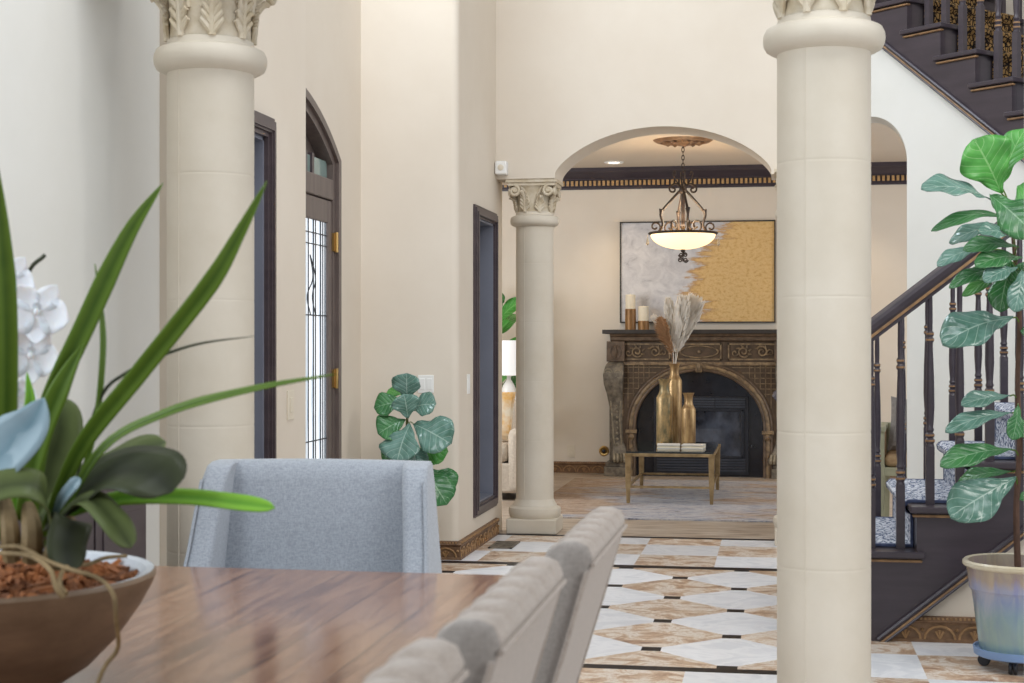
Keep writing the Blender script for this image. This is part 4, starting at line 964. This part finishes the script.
# ------------------------------------------------------------------ wall plates, sensor, vent
def plate(name, label, cat, loc, nrm, w_, h_, rockers, mat, hole=False):
    t = thing(name, label, cat, loc); n = Vector(nrm); t.rotation_euler = (0, 0, math.atan2(n.x, -n.y))
    MB().box((-w_/2, -.006, -h_/2), (w_/2, 0, h_/2)).build('cover_plate', mat, t, smooth=False, bevel=.002)
    for i in range(rockers):
        x = (i-(rockers-1)/2)*.046
        if hole:
            for z in (-.02, .02): MB().lathe([(.001, .009), (.014, .009), (.016, .005)], 16, (x, 0, z), ax=Matrix.Rotation(PI/2, 3, 'X')).build('socket', mat, t)
        else: MB().box((x-.016, -.010, -.033), (x+.016, -.005, .033)).build('rocker', mat, t, smooth=False, bevel=.002)
    return t
p = at(426, 384, 8.75); plate('light_switch', 'white double light switch on the wall above the small fig', 'light switch', (p.x, 8.75, p.z), (0, -1, 0), .095, .105, 2, M['white_plastic'])
p = atX(468, 384, XN); plate('light_switch', 'small white light switch beside the tall dark niche', 'light switch', (XN, p.y, p.z), (1, 0, 0), .075, .118, 1, M['white_plastic'])
p = atX(290, 405, XB); plate('light_switch', 'ivory switch plate between the doorway and the arched front door', 'light switch', (XB, p.y, p.z), (1, 0, 0), .09, .13, 1, M['ivory'])
p = at(571, 451, YB); plate('wall_outlet', 'ivory wall outlet left of the fireplace', 'outlet', (p.x, YB, p.z), (0, -1, 0), .075, .118, 1, M['ivory'], True)
p = at(604, 451, YB); gk = thing('gas_valve', 'round brass gas valve cover beside the fireplace leg', 'gas valve', (p.x, YB, p.z))
RX = Matrix.Rotation(PI/2, 3, 'X')
MB().lathe([(.048, 0), (.05, .004), (.040, .010), (.028, .008), (.022, .004), (.001, .004)], 28, ax=RX).build('escutcheon', M['brass'], gk); MB().lathe([(.016, .0), (.016, .03), (.010, .034), (.001, .034)], 14, ax=RX).build('key_socket', M['black'], gk)
p = WO+WU*1.005+UP*1.083; plate('light_switch', 'tall white plate on the pale wall between the stair balusters', 'light switch', p, -WN, .05, .16, 1, M['white_plastic'])
p = at(503.5, 168, 9.93); ms_ = thing('motion_sensor', 'small white motion sensor in the corner above the slim far column', 'sensor', (XN+.045, 9.925, p.z))
MB().box((-.04, -.03, -.045), (.04, .045, .045)).build('housing', M['white_plastic'], ms_, smooth=False, bevel=.012); MB().lathe([(.02, .030), (.02, .034), (.012, .038), (.001, .039)], 18, ax=RX).build('lens', M['ivory'], ms_)
p = at(500, 546, 9.42); fv = thing('floor_vent', 'dark bronze floor vent set in the tiles by the carved baseboard', 'floor vent', (-1.685, 9.42, .001))
ff = MB()
for lo, hi in (((-.075, -.16, 0), (-.06, .16, .006)), ((.06, -.16, 0), (.075, .16, .006)), ((-.075, -.16, 0), (.075, -.145, .006)), ((-.075, .145, 0), (.075, .16, .006))): ff.box(lo, hi)
ff.build('frame', M['mantel_grey'], fv, smooth=False); MB().box((-.062, -.147, 0), (.062, .147, .0015)).build('duct', M['black'], fv, smooth=False)
sl_ = MB()
for i in range(13): sl_.box((-.06, -.14+.0225*i, .001), (.06, -.132+.0225*i, .005))
sl_.build('grille', M['mantel_grey'], fv, smooth=False)

# ------------------------------------------------------------------ dining table, chairs, sideboard
TX0, TX1, TY0, TY1, TH = -1.66, -.545, .55, 3.345, .76
tbl = thing('dining_table', 'polished walnut dining table with plank top under the orchid', 'table', ((TX0+TX1)/2, (TY0+TY1)/2, 0))
hx, hy = (TX1-TX0)/2, (TY1-TY0)/2
MB().box((-hx, -hy, TH-.045), (hx, hy, TH)).build('table_top', M['tabletop'], tbl, smooth=False, bevel=.006)
ap = MB()
for lo, hi in (((-hx+.12, -hy+.14, TH-.135), (hx-.12, -hy+.165, TH-.045)), ((-hx+.12, hy-.165, TH-.135), (hx-.12, hy-.14, TH-.045)), ((-hx+.12, -hy+.14, TH-.135), (-hx+.145, hy-.14, TH-.045)), ((hx-.145, -hy+.14, TH-.135), (hx-.12, hy-.14, TH-.045))): ap.box(lo, hi)
ap.build('apron', M['tabletop'], tbl, smooth=False)
for sx in (-1, 1):
    for sy in (-1, 1):
        x, y = sx*(hx-.16), sy*(hy-.18); lg = MB(); lg.lathe([(.001, 0), (.03, 0), (.036, .03), (.028, .06), (.042, .14), (.05, .34), (.035, .48), (.046, .50), (.046, .53), (.001, .53)], 20, (x, y, 0)); lg.box((x-.045, y-.045, .53), (x+.045, y+.045, TH-.045)); lg.build('leg', M['tabletop'], tbl)

def side_chair(label, loc):
    """upholstered chair facing -X; channelled top; width along Y"""
    t = thing('dining_chair', label, 'chair', loc, 0, 'upholstered chairs along the table side'); W = .485
    # back: closed profile in (x, z), swept along y with soft channels on front and top
    prof = [(-.195, .40), (-.165, .55), (-.122, .70), (-.090, .82), (-.060, .92), (-.048, .965), (-.036, .988), (-.015, 1.0), (.006, 1.0), (.020, .994), (.027, .978), (.020, .95), (-.010, .85), (-.056, .70), (-.100, .55), (-.135, .40)]
    ch = [1, 1, 1, 1, 1, 1, 1, 1, .8, .3, 0, 0, 0, 0, 0, 0]; ny = 72; mb = MB(); k = len(prof)
    nrm = []
    for i in range(k):
        a, b_ = prof[i-1] if i else prof[0], prof[(i+1) % k]; d = Vector((b_[0]-a[0], b_[1]-a[1])); d.normalize(); nrm.append((-d.y, d.x))
    for j in range(ny+1):
        v = j/ny; y = (v-.5)*W; e = min(v, 1-v); edge = 1-.5*max(0, 1-e/.03)**2
        gro = -abs(math.cos(PI*v*6))**8*.012 if .04 < v < .96 else 0
        for i in range(k):
            x, z = prof[i]; xm = -.03-.26*(1-z) if z < .97 else -.03; x2 = xm+(x-xm)*edge if z > .5 else x; z2 = z-.006*max(0, 1-e/.03)**2*(z > .95)
            mb.v.append((x2+nrm[i][0]*gro*ch[i], y, z2+nrm[i][1]*gro*ch[i]))
    for j in range(ny):
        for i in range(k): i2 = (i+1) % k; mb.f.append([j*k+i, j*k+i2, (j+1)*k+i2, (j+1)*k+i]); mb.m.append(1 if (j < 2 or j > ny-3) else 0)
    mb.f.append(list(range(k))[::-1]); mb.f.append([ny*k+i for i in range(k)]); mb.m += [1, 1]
    bo = mb.build('backrest', [M['tweed_side'], M['tweed_end_shade']], t, angle=60)
    pp = MB(); pp.tube([(.0275, -W/2+.01, .968), (.0275, W/2-.01, .968)], .0035, 6)
    for s in (-1, 1): pp.tube([(.020, s*(W/2-.002), .96), (-.011, s*(W/2-.001), .85), (-.057, s*(W/2-.001), .70), (-.132, s*(W/2-.001), .42)], .003, 6)
    pp.build('piping', M['tweed_side'], bo)
    soft('seat', (-.62, -W/2+.01, .39), (-.15, W/2-.01, .49), M['tweed'], t, .03)
    for x, y in ((-.58, -W/2+.04), (-.58, W/2-.04), (-.17, -W/2+.04), (-.17, W/2-.04)): MB().taper((x+(.06 if x > -.2 else 0), y, 0), (.028, .028), (x, y, .40), (.045, .045)).build('leg', M['dark_wood'], t, smooth=False, bevel=.003)
    return t
c1 = side_chair('grey channel-topped chair at the table, the one furthest from the orchid bowl', (-.280, 2.345, 0))
dup(c1, (-.300, 1.735, 0), 0, 'grey channel-topped chair, the middle one in the row along the table')
dup(c1, (-.316, 1.175, 0), 0, 'grey channel-topped chair at the near end of the row, only its top showing')

# head chair: tall upholstered back with wings, facing the camera
hc = thing('dining_chair', 'blue-grey tweed wing chair at the head of the table', 'chair', (-1.152, 3.74, 0), .06)
W = .58
bk = MB(); n = 20; zt_ = .97
vs_ = []
prof = [(-.005, .40), (.0, .60), (.012, .80), (.022, .92), (.030, .955), (.048, .97), (.075, .972), (.095, .96), (.10, .93), (.085, .75), (.065, .40)]
k = len(prof)
for j in range(n+1):
    x = (j/n-.5)*(W-.02)
    for y, z in prof: bk.v.append((x, y-.006*math.cos(PI*(j/n-.5))*(z < .95), z+(.004*math.cos(PI*(j/n-.5)) if z > .9 else 0)))
for j in range(n):
    for i in range(k): i2 = (i+1) % k; bk.f.append([j*k+i, (j+1)*k+i, (j+1)*k+i2, j*k+i2]); bk.m.append(0)
bk.f += [list(range(k)), [n*k+i for i in range(k)][::-1]]; bk.m += [0, 0]
bk.build('backrest', M['tweed'], hc, angle=50)
for s in (-1, 1):               # wings: thin at the top, reaching forward and outward below
    wg = MB(); vs_ = []
    for z, yf, off in ((.40, -.30, .035), (.55, -.24, .03), (.66, -.17, .022), (.76, -.12, .014), (.86, -.085, .006), (.93, -.06, 0), (.962, -.03, -.004), (.972, .01, -.006)):
        xi, xo = s*(W/2-.065+off), s*(W/2+off)
        vs_ += [(xi, yf+.012, z), (xi+s*.014, yf, z), (xo-s*.014, yf, z), (xo, yf+.014, z), (xo, .07, z), (xi, .07, z)]
    fs = [(6*i+j, 6*i+(j+1) % 6, 6*i+6+(j+1) % 6, 6*i+6+j) for i in range(7) for j in range(6)]+[(5,4,3,2,1,0), tuple(42+j for j in range(6))]
    wg.add(vs_, fs if s > 0 else [f[::-1] for f in fs]); wo_ = wg.build('wing', M['tweed'], hc, angle=50, bevel=.006)
    pg = MB(); pg.tube([(s*(W/2-.005+o_), y, z) for z, y, o_ in ((.42, -.285, .035), (.55, -.242, .03), (.66, -.172, .022), (.76, -.122, .014), (.86, -.087, .006), (.93, -.062, 0))], .004, 6); pg.build('piping', M['tweed'], wo_)
soft('seat', (-W/2+.03, -.50, .38), (W/2-.03, .0, .49), M['tweed'], hc, .035)
for x, y in ((-.24, -.46), (.24, -.46), (-.24, .06), (.24, .06)): MB().taper((x, y+(.04 if y > 0 else 0), 0), (.028, .028), (x, y, .40), (.045, .045)).build('leg', M['dark_wood'], hc, smooth=False, bevel=.003)

sb = thing('sideboard', 'low dark painted sideboard against the pale dining wall behind the orchid', 'sideboard', (XA+.004, 3.60, 0))
MB().box((0, -.70, .06), (.27, .74, .84)).build('body', M['trim_wood'], sb, smooth=False, bevel=.004)
MB().box((-.0, -.72, .84), (.29, .76, .868)).build('worktop', M['trim_wood'], sb, smooth=False, bevel=.006)
MB().box((.01, -.68, 0), (.25, .72, .06)).build('plinth', M['dark_wood'], sb, smooth=False)
for i in range(4):
    y0 = -.69+.357*i; d_ = MB(); d_.box((.27, y0+.006, .08), (.286, y0+.351, .83)); d_.box((.286, y0+.05, .13), (.29, y0+.305, .78)); dd_ = d_.build('door', M['trim_wood'], sb, smooth=False, bevel=.003)
    MB().ball((.30, y0+(.32 if i % 2 == 0 else .035), .5), .012, 8).build('knob', M['brass'], dd_)

# ------------------------------------------------------------------ orchid in the low bowl on the table
OX, OY = -1.175, 2.10
oc = thing('potted_orchid', 'white orchid with long strap leaves in a low brown bowl on the table', 'orchid', (OX, OY, TH))
OB = Vector((OX, OY, TH))
bw = MB(); bw.lathe([(.001, .0), (.115, .0), (.12, .006), (.165, .035), (.205, .075), (.240, .125), (.258, .158), (.262, .17), (.258, .176), (.246, .174), (.232, .150), (.19, .11), (.001, .10)], 64, mats=[0]*8+[1]*4)
bw.build('bowl', [M['bowl'], M['bowl_in']], oc)
bk = MB(); bk.lathe([(.001, .165), (.10, .163), (.18, .150), (.225, .140), (.225, .12), (.001, .11)], 40)
for i in range(1100):
    a = random.uniform(0, 2*PI); r_ = .228*math.sqrt(random.random()); z = .166-.012*(r_/.22)**2
    R = Matrix.Rotation(random.uniform(0, PI), 3, 'Z')@Matrix.Rotation(random.uniform(-.7, .7), 3, 'X')@Matrix.Rotation(random.uniform(-.6, .6), 3, 'Y')
    bk.obox((r_*math.cos(a), r_*math.sin(a), z+random.uniform(0, .012)), (random.uniform(.010, .030), random.uniform(.006, .013), random.uniform(.004, .009)), R)
b_ = bk.build('bark', M['bark'], oc, smooth=False); b_['kind'] = 'stuff'
def opt(x, y, d=0): return at(x, y, OY+d)-OB
CAMV = Vector((-.5, -.85, .15)); TOC = Vector((.49, -.87, .1)).normalized()
def strap(pts, W, mat, prof=strapf, facing=None, fold=.25, n=26, name='leaf', m_=6):
    """long arching leaf along a path of points"""
    Pp = crom(pts, n); mb = MB(); vs_, uvs = [], []; f0 = Vector(facing or TOC)
    for i, p in enumerate(Pp):
        u = i/n; t = (Pp[min(i+1, n)]-Pp[max(i-1, 0)]).normalized(); f = (f0-t*f0.dot(t)).normalized(); s_ = t.cross(f); wd = W/2*prof(u)*(.86 if prof is strapf else 1)
        for j in range(m_+1):
            v = 2*j/m_-1; vs_.append(p+s_*(v*wd)+f*(fold*abs(v)*wd)); uvs.append((u, (v+1)/2))
    k = m_+1; mb.add(vs_, [(i*k+j, (i+1)*k+j, (i+1)*k+j+1, i*k+j+1) for i in range(n) for j in range(m_)], 0, uvs)
    return mb.build(name, mat, oc, solid=.0016, angle=80)
S = M['strap']
strap([opt(28, 540, .02), opt(45, 420, .02), opt(85, 325, .03), opt(128, 235, .06), opt(163, 183, .09)], .036, S)
strap([opt(40, 545, -.03), opt(78, 452, -.04), opt(140, 372, -.05), (opt(208, 286, -.06)), opt(240, 232, -.05), opt(267, 181, -.04)], .031, S, facing=(.6, -.8, .2))
strap([opt(50, 540, -.06), opt(100, 452, -.08), opt(165, 414, -.10), opt(250, 390, -.12), opt(336, 374, -.13)], .019, S, facing=(.3, -.7, .7))
strap([opt(55, 520, -.02), opt(110, 500, -.04), opt(180, 497, -.06), opt(240, 503, -.07), opt(275, 508, -.07)], .027, M['strap_bright'], prof=tongue, facing=(.2, -.75, .65), fold=.12)
strap([opt(2, 540, -.04), opt(6, 420, -.08), opt(6, 320, -.12), opt(1, 230, -.15), opt(-8, 140, -.18)], .036, S, facing=(.8, -.6, .1))
strap([opt(-16, 540, .05), opt(-12, 420, .07), opt(-20, 260, .10), opt(-45, 120, .12)], .034, S)
strap([opt(62, 530, .04), opt(92, 440, .05), opt(102, 360, .05), opt(101, 310, .06), opt(95, 264, .06)], .013, S, facing=(.9, -.4, .1))
strap([opt(20, 520, .0), opt(40, 440, .01), opt(62, 385, .01), opt(84, 343, .02)], .036, S, facing=(.35, -.9, .2))
strap([opt(14, 520, .03), opt(22, 440, .04), opt(30, 405, .04), opt(27, 372, .05)], .022, M['strap_bright'])
strap([opt(65, 530, .03), opt(96, 408, .05), opt(128, 372, .06), opt(190, 346, .08), opt(255, 336, .1)], .006, M['strap_dark'], facing=(.3, -.9, .3), fold=.1)
# broad phalaenopsis leaves
strap([opt(48, 520, -.03), opt(85, 490, -.06), opt(120, 472, -.09), opt(150, 474, -.12), opt(172, 492, -.13)], .105, M['strap_dark'], prof=tongue, facing=(.25, -.62, .74), fold=.10)
strap([opt(45, 525, .02), opt(85, 486, .05), opt(128, 462, .07), opt(166, 442, .09)], .085, M['strap_grey'], prof=tongue, facing=(.2, -.4, .9), fold=.16)
strap([opt(30, 525, .06), opt(48, 470, .08), opt(60, 430, .09), opt(54, 398, .10)], .068, M['strap_grey'], prof=tongue, facing=(.45, -.88, .2), fold=.16)
strap([opt(60, 515, -.08), opt(88, 500, -.12), opt(112, 520, -.15), opt(131, 548, -.16)], .042, M['strap_grey'], prof=tongue, facing=(.5, -.6, .6), fold=.16)
strap([opt(50, 525, -.1), opt(40, 490, -.16), opt(10, 485, -.18), opt(-30, 498, -.2)], .05, M['strap_grey'], prof=tongue, facing=(.3, -.7, .7), fold=.16)
strap([opt(50, 540, -.05), opt(72, 520, -.12), opt(66, 545, -.15), opt(70, 572, -.16)], .055, M['strap_dark'], prof=tongue, facing=(.6, -.6, .4), fold=.1)
strap([opt(-50, 520, -.04), opt(-20, 478, -.12), opt(8, 448, -.15), opt(30, 425, -.15), opt(44, 398, -.14)], .085, M['strap_sheen'], prof=oval, facing=(.35, -.8, .5), fold=.2)
strap([opt(52, 520, -.1), opt(62, 500, -.13), opt(72, 487, -.14), opt(80, 478, -.14)], .018, M['strap_sheen'], prof=tongue, facing=(.3, -.8, .5))
# pale leaf bases
for x0, y0, x1, y1, r_ in ((32, 560, 28, 505, .016), (12, 560, 4, 495, .014), (52, 563, 70, 520, .018), (75, 565, 62, 530, .013)):
    mb = MB(); mb.tube(crom([opt(x0, y0, -.10), opt((x0+x1)/2+2, (y0+y1)/2, -.11), opt(x1, y1, -.08)], 8), [r_*.9, r_, r_*1.05, r_, r_*.95, r_*.9, r_*.8, r_*.7, r_*.5], 8); mb.build('leaf_base', M['root'], oc)
def root(pts, r_): MB().tube(crom(pts, 30), r_, 7).build('root', M['root'], oc)
root([opt(-4, 548, -.12), opt(20, 547, -.16), opt(45, 560, -.19), opt(72, 570, -.21), opt(98, 578, -.215), opt(113, 594, -.225), opt(116, 620, -.222), opt(118, 648, -.19), opt(104, 668, -.20), opt(92, 700, -.22)], .0031)
root([opt(0, 553, -.14), opt(30, 556, -.18), opt(50, 570, -.21), opt(56, 588, -.225), opt(64, 598, -.225)], .0034)
root([opt(66, 548, -.10), opt(70, 562, -.14), opt(62, 572, -.18), opt(60, 584, -.2), opt(66, 594, -.222)], .0034)
root([opt(40, 553, -.1), opt(80, 565, -.05), opt(105, 558, -.02), opt(126, 556, .03)], .003)
# flowers on a stem at the left
stm = crom([opt(8, 540, .08), opt(14, 440, .12), opt(18, 340, .14), opt(28, 275, .15), opt(45, 255, .15)], 24)
MB().tube(stm, .0035, 6).build('flower_stem', M['strap_dark'], oc)
for (fx, fy, r_) in ((37, 312, .052), (31, 356, .047), (8, 280, .044), (16, 396, .036)):
    c = opt(fx, fy, .13); fl_ = MB(); fz_ = Vector((.35, -.9, .1)).normalized(); fu = fz_.cross(UP).normalized(); fv_ = fu.cross(fz_)*-1
    for k in range(5):
        a = PI/2+2*PI*k/5; d = fu*math.cos(a)+fv_*math.sin(a)
        leaf(fl_, c+d*.004, c+d*r_+fz_*.008, r_*(1.15 if k in (1, 4) else .75), fz_, -.12, .12, .03, oval, 8, 4)
    f_ = fl_.build('flower', M['petal'], oc, solid=.001, angle=80)
    lp = MB(); leaf(lp, c, c+fz_*.012-fv_*.014, .014, UP, .1, .3, 0, oval, 6, 4); lp.ball(tuple(c+fz_*.004), .005, 8); lp.build('lip', M['petal'], f_)

# ------------------------------------------------------------------ fiddle leaf figs
GY = 6.22; GX = at(1018, 600, GY).x
fg = thing('potted_fig', 'tall fiddle leaf fig in a drip glazed pot beside the staircase', 'potted plant', (GX, GY, .075))
GB = Vector((GX, GY, .075))
pt = MB(); pt.lathe([(.001, .0), (.150, .0), (.155, .006), (.185, .235), (.196, .25), (.196, .262), (.206, .335), (.216, .338), (.222, .345), (.222, .357), (.214, .364), (.200, .360), (.194, .30), (.001, .29)], 56, mats=[0]*6+[1]*5+[0]*2)
pt.v = [(x*.945, y*.945, z*.96) for x, y, z in pt.v]; pt.build('pot', [M['glaze'], M['glaze_rim']], fg)
so_ = MB(); so_.lathe([(.001, .315), (.10, .31), (.198, .30)], 32)
for i in range(160):
    a = random.uniform(0, 2*PI); r_ = .18*math.sqrt(random.random()); so_.ball((r_*math.cos(a), r_*math.sin(a), .308), random.uniform(.004, .012), 5)
so_.v = [(x*.93, y*.93, z*.94) for x, y, z in so_.v]; so_.build('soil', M['soil'], fg)
tr = crom([(.0, 0, .29), (-.006, .0, .55), (.008, .01, .80), (-.002, 0, 1.05), (.006, .0, 1.30), (-.012, -.01, 1.52), (-.03, -.01, 1.72)], 40)
MB().tube(tr, [.013-.006*i/40 for i in range(41)], 10).build('trunk', M['trunk'], fg)
def fpt(x, y, d=0): return at(x, y, GY+d)-GB
def figleaf(par, mat, B, T, W, facing, bow=.10, fold=.12, wave=.05, stem=None, n=24):
    mb = MB(); leaf(mb, B, T, W*1.2, facing, bow, fold, wave, fiddle, n, 8)
    o = mb.build('leaf', M[mat], par, solid=.0012, angle=80)
    if stem is not None: MB().tube(crom([stem, (Vector(stem)+Vector(B))/2+UP*.012, B], 8), .003, 6).build('petiole', M['strap'], o)
    return o
tk = lambda z: min(tr, key=lambda p: abs(p.z-z))
FL = [  # material, base px, tip px, depth base/tip, width, facing
 ('fig_green', (1001, 193), (974, 139), -.03, -.10, .205, (.1, -.95, .25), .05),
 ('fig_green', (1001, 186), (1026, 128), .02, .05, .12, (-.55, -.8, .2), .08),
 ('fig_sheen', (992, 201), (921, 188), -.06, -.18, .13, (-.1, -.62, .78), .10),
 ('fig_leaf', (990, 195), (1036, 236), -.10, -.22, .15, (-.15, -.9, .45), .06),
 ('fig_leaf', (1010, 218), (931, 231), .0, -.10, .055, (.1, -.75, .65), .16),
 ('fig_sheen', (1008, 225), (949, 243), .06, .10, .085, (-.2, -.7, .7), .10),
 ('fig_sheen', (985, 250), (937, 266), -.05, -.14, .07, (-.2, -.72, .68), .12),
 ('fig_leaf', (1018, 247), (963, 250), -.12, -.2, .075, (.0, -.75, .65), .12),
 ('fig_leaf', (1022, 258), (975, 266), -.1, -.25, .085, (.1, -.75, .65), .10),
 ('fig_leaf', (1004, 272), (949, 288), -.06, -.16, .06, (.05, -.7, .7), .16),
 ('fig_green', (1015, 270), (962, 296), .05, .08, .05, (.2, -.8, .5), .12),
 ('fig_leaf', (1012, 262), (1000, 312), -.05, -.12, .10, (-.4, -.9, .1), .08),
 ('fig_sheen', (1013, 318), (942, 344), -.05, -.18, .165, (-.25, -.8, .55), .10),
 ('fig_sheen', (1022, 270), (1014, 312), -.16, -.24, .08, (.2, -.95, .2), .08),
 ('fig_sheen', (1010, 396), (961, 405), -.02, -.10, .075, (-.1, -.75, .62), .08),
 ('fig_sheen', (1012, 413), (945, 432), -.03, -.14, .075, (-.05, -.75, .66), .10),
 ('fig_leaf', (1018, 405), (1012, 440), -.10, -.15, .07, (.4, -.85, .3), .06),
 ('fig_leaf', (1012, 450), (940, 466), -.04, -.16, .10, (-.05, -.72, .68), .10),
 ('fig_leaf', (1013, 472), (958, 482), .05, .10, .07, (.0, -.7, .7), .10),
 ('fig_sheen', (1016, 478), (950, 517), -.06, -.18, .165, (-.12, -.88, .45), .06),
 ('fig_leaf', (1020, 330), (1060, 345), .0, -.1, .14, (0, -.7, .7), .1),
 ('fig_leaf', (1018, 430), (1055, 450), .0, -.05, .14, (0, -.7, .7), .1),
 ('fig_leaf', (1018, 500), (1062, 492), .0, .05, .14, (0, -.7, .7), .1),
 ('fig_sheen', (1014, 238), (978, 232), -.16, -.26, .08, (-.1, -.75, .65), .10),
 ('fig_leaf', (1006, 284), (968, 272), .06, .02, .07, (.1, -.8, .6), .10),
 ('fig_sheen', (1018, 268), (984, 282), -.18, -.28, .075, (-.1, -.75, .65), .10),
 ('fig_leaf', (1016, 280), (996, 262), -.02, -.10, .09, (-.2, -.85, .4), .06),
 ('fig_leaf', (1014, 300), (1032, 262), -.05, -.12, .11, (.2, -.85, .4), .06),
 ('fig_green', (1010, 215), (1050, 190), .0, .10, .15, (0, -.7, .7), .1),
]
for m__, b0, t0, d0, d1, W, fc, bow in FL:
    B = fpt(*b0, d0); figleaf(fg, m__, B, fpt(*t0, d1), W, fc, bow, stem=tk(B.z-.03))
dl_ = thing('plant_dolly', 'round blue rolling plant dolly under the glazed fig pot', 'plant dolly', (GX, GY, 0))
MB().lathe([(.001, .050), (.155, .050), (.166, .056), (.170, .084), (.164, .084), (.16, .0745), (.001, .0735)], 48).build('tray', M['blue_plastic'], dl_)
for k in range(4):
    a = PI/4+PI/2*k+.5; x, y = .128*math.cos(a), .128*math.sin(a); c = MB()
    for s in (-.009, .009): c.lathe([(.001, -.006), (.022, -.006), (.024, -.003), (.024, .003), (.022, .006), (.001, .006)], 18, (x+s*math.sin(a), y-s*math.cos(a), .024), ax=Matrix.Rotation(a, 3, 'Z')@Matrix.Rotation(PI/2, 3, 'X'))
    c.tube([(x, y, .024), (x, y, .052)], .009, 8); c.build('caster', M['black'], dl_)

sg = thing('potted_fig', 'small fiddle leaf fig in the corner behind the blue-grey head chair', 'potted plant', (-2.06, 8.40, 0))
SB = Vector((-2.06, 8.40, 0))
MB().lathe([(.001, 0), (.11, 0), (.12, .01), (.15, .26), (.155, .275), (.145, .28), (.14, .25), (.001, .245)], 36).build('pot', M['ceramic'], sg)
MB().lathe([(.001, .25), (.139, .246)], 24).build('soil', M['soil'], sg)
t2 = crom([(0, 0, .24), (.01, 0, .5), (-.005, 0, .75), (.01, 0, 1.0)], 20); MB().tube(t2, [.011-.005*i/20 for i in range(21)], 8).build('trunk', M['trunk'], sg)
def spt(x, y, d=0): return at(x, y, 8.40+d)-SB
for m__, b0, t0, d0, d1, W, fc, bow in [
 ('fig_sheen', (408, 402), (407, 373), -.02, -.05, .15, (-.2, -.9, .3), .06), ('fig_sheen', (408, 418), (404, 394), -.08, -.12, .13, (.3, -.9, .3), .06),
 ('fig_leaf', (406, 402), (374, 408), -.02, -.06, .12, (.1, -.85, .5), .10), ('fig_sheen', (410, 408), (436, 404), -.02, -.06, .125, (.1, -.85, .5), .08),
 ('fig_leaf', (405, 420), (378, 434), -.05, -.12, .14, (.15, -.85, .5), .10), ('fig_sheen', (410, 424), (397, 462), -.10, -.2, .20, (-.25, -.92, .3), .06),
 ('fig_sheen', (414, 424), (451, 444), -.08, -.18, .19, (.2, -.92, .3), .08), ('fig_green', (412, 455), (448, 452), .0, -.06, .15, (.1, -.85, .5), .08),
 ('fig_leaf', (408, 452), (384, 466), .0, -.05, .15, (.1, -.85, .5), .08), ('fig_sheen', (410, 440), (418, 470), -.1, -.18, .12, (.4, -.9, .2), .05),
 ('fig_green', (402, 395), (388, 390), .05, .10, .08, (0, -.8, .6), .05), ('fig_leaf', (420, 466), (447, 505), -.04, -.10, .16, (.35, -.85, .4), .10),
 ('fig_leaf', (424, 470), (454, 492), .06, .10, .16, (.1, -.85, .5), .06), ('fig_leaf', (402, 470), (372, 490), -.04, -.06, .16, (-.2, -.8, .5), .1)]:
    B = spt(*b0, d0); figleaf(sg, m__, B, spt(*t0, d1), W*1.12, fc, bow, stem=min(t2, key=lambda p: abs(p.z-(B.z-.02))), n=12)
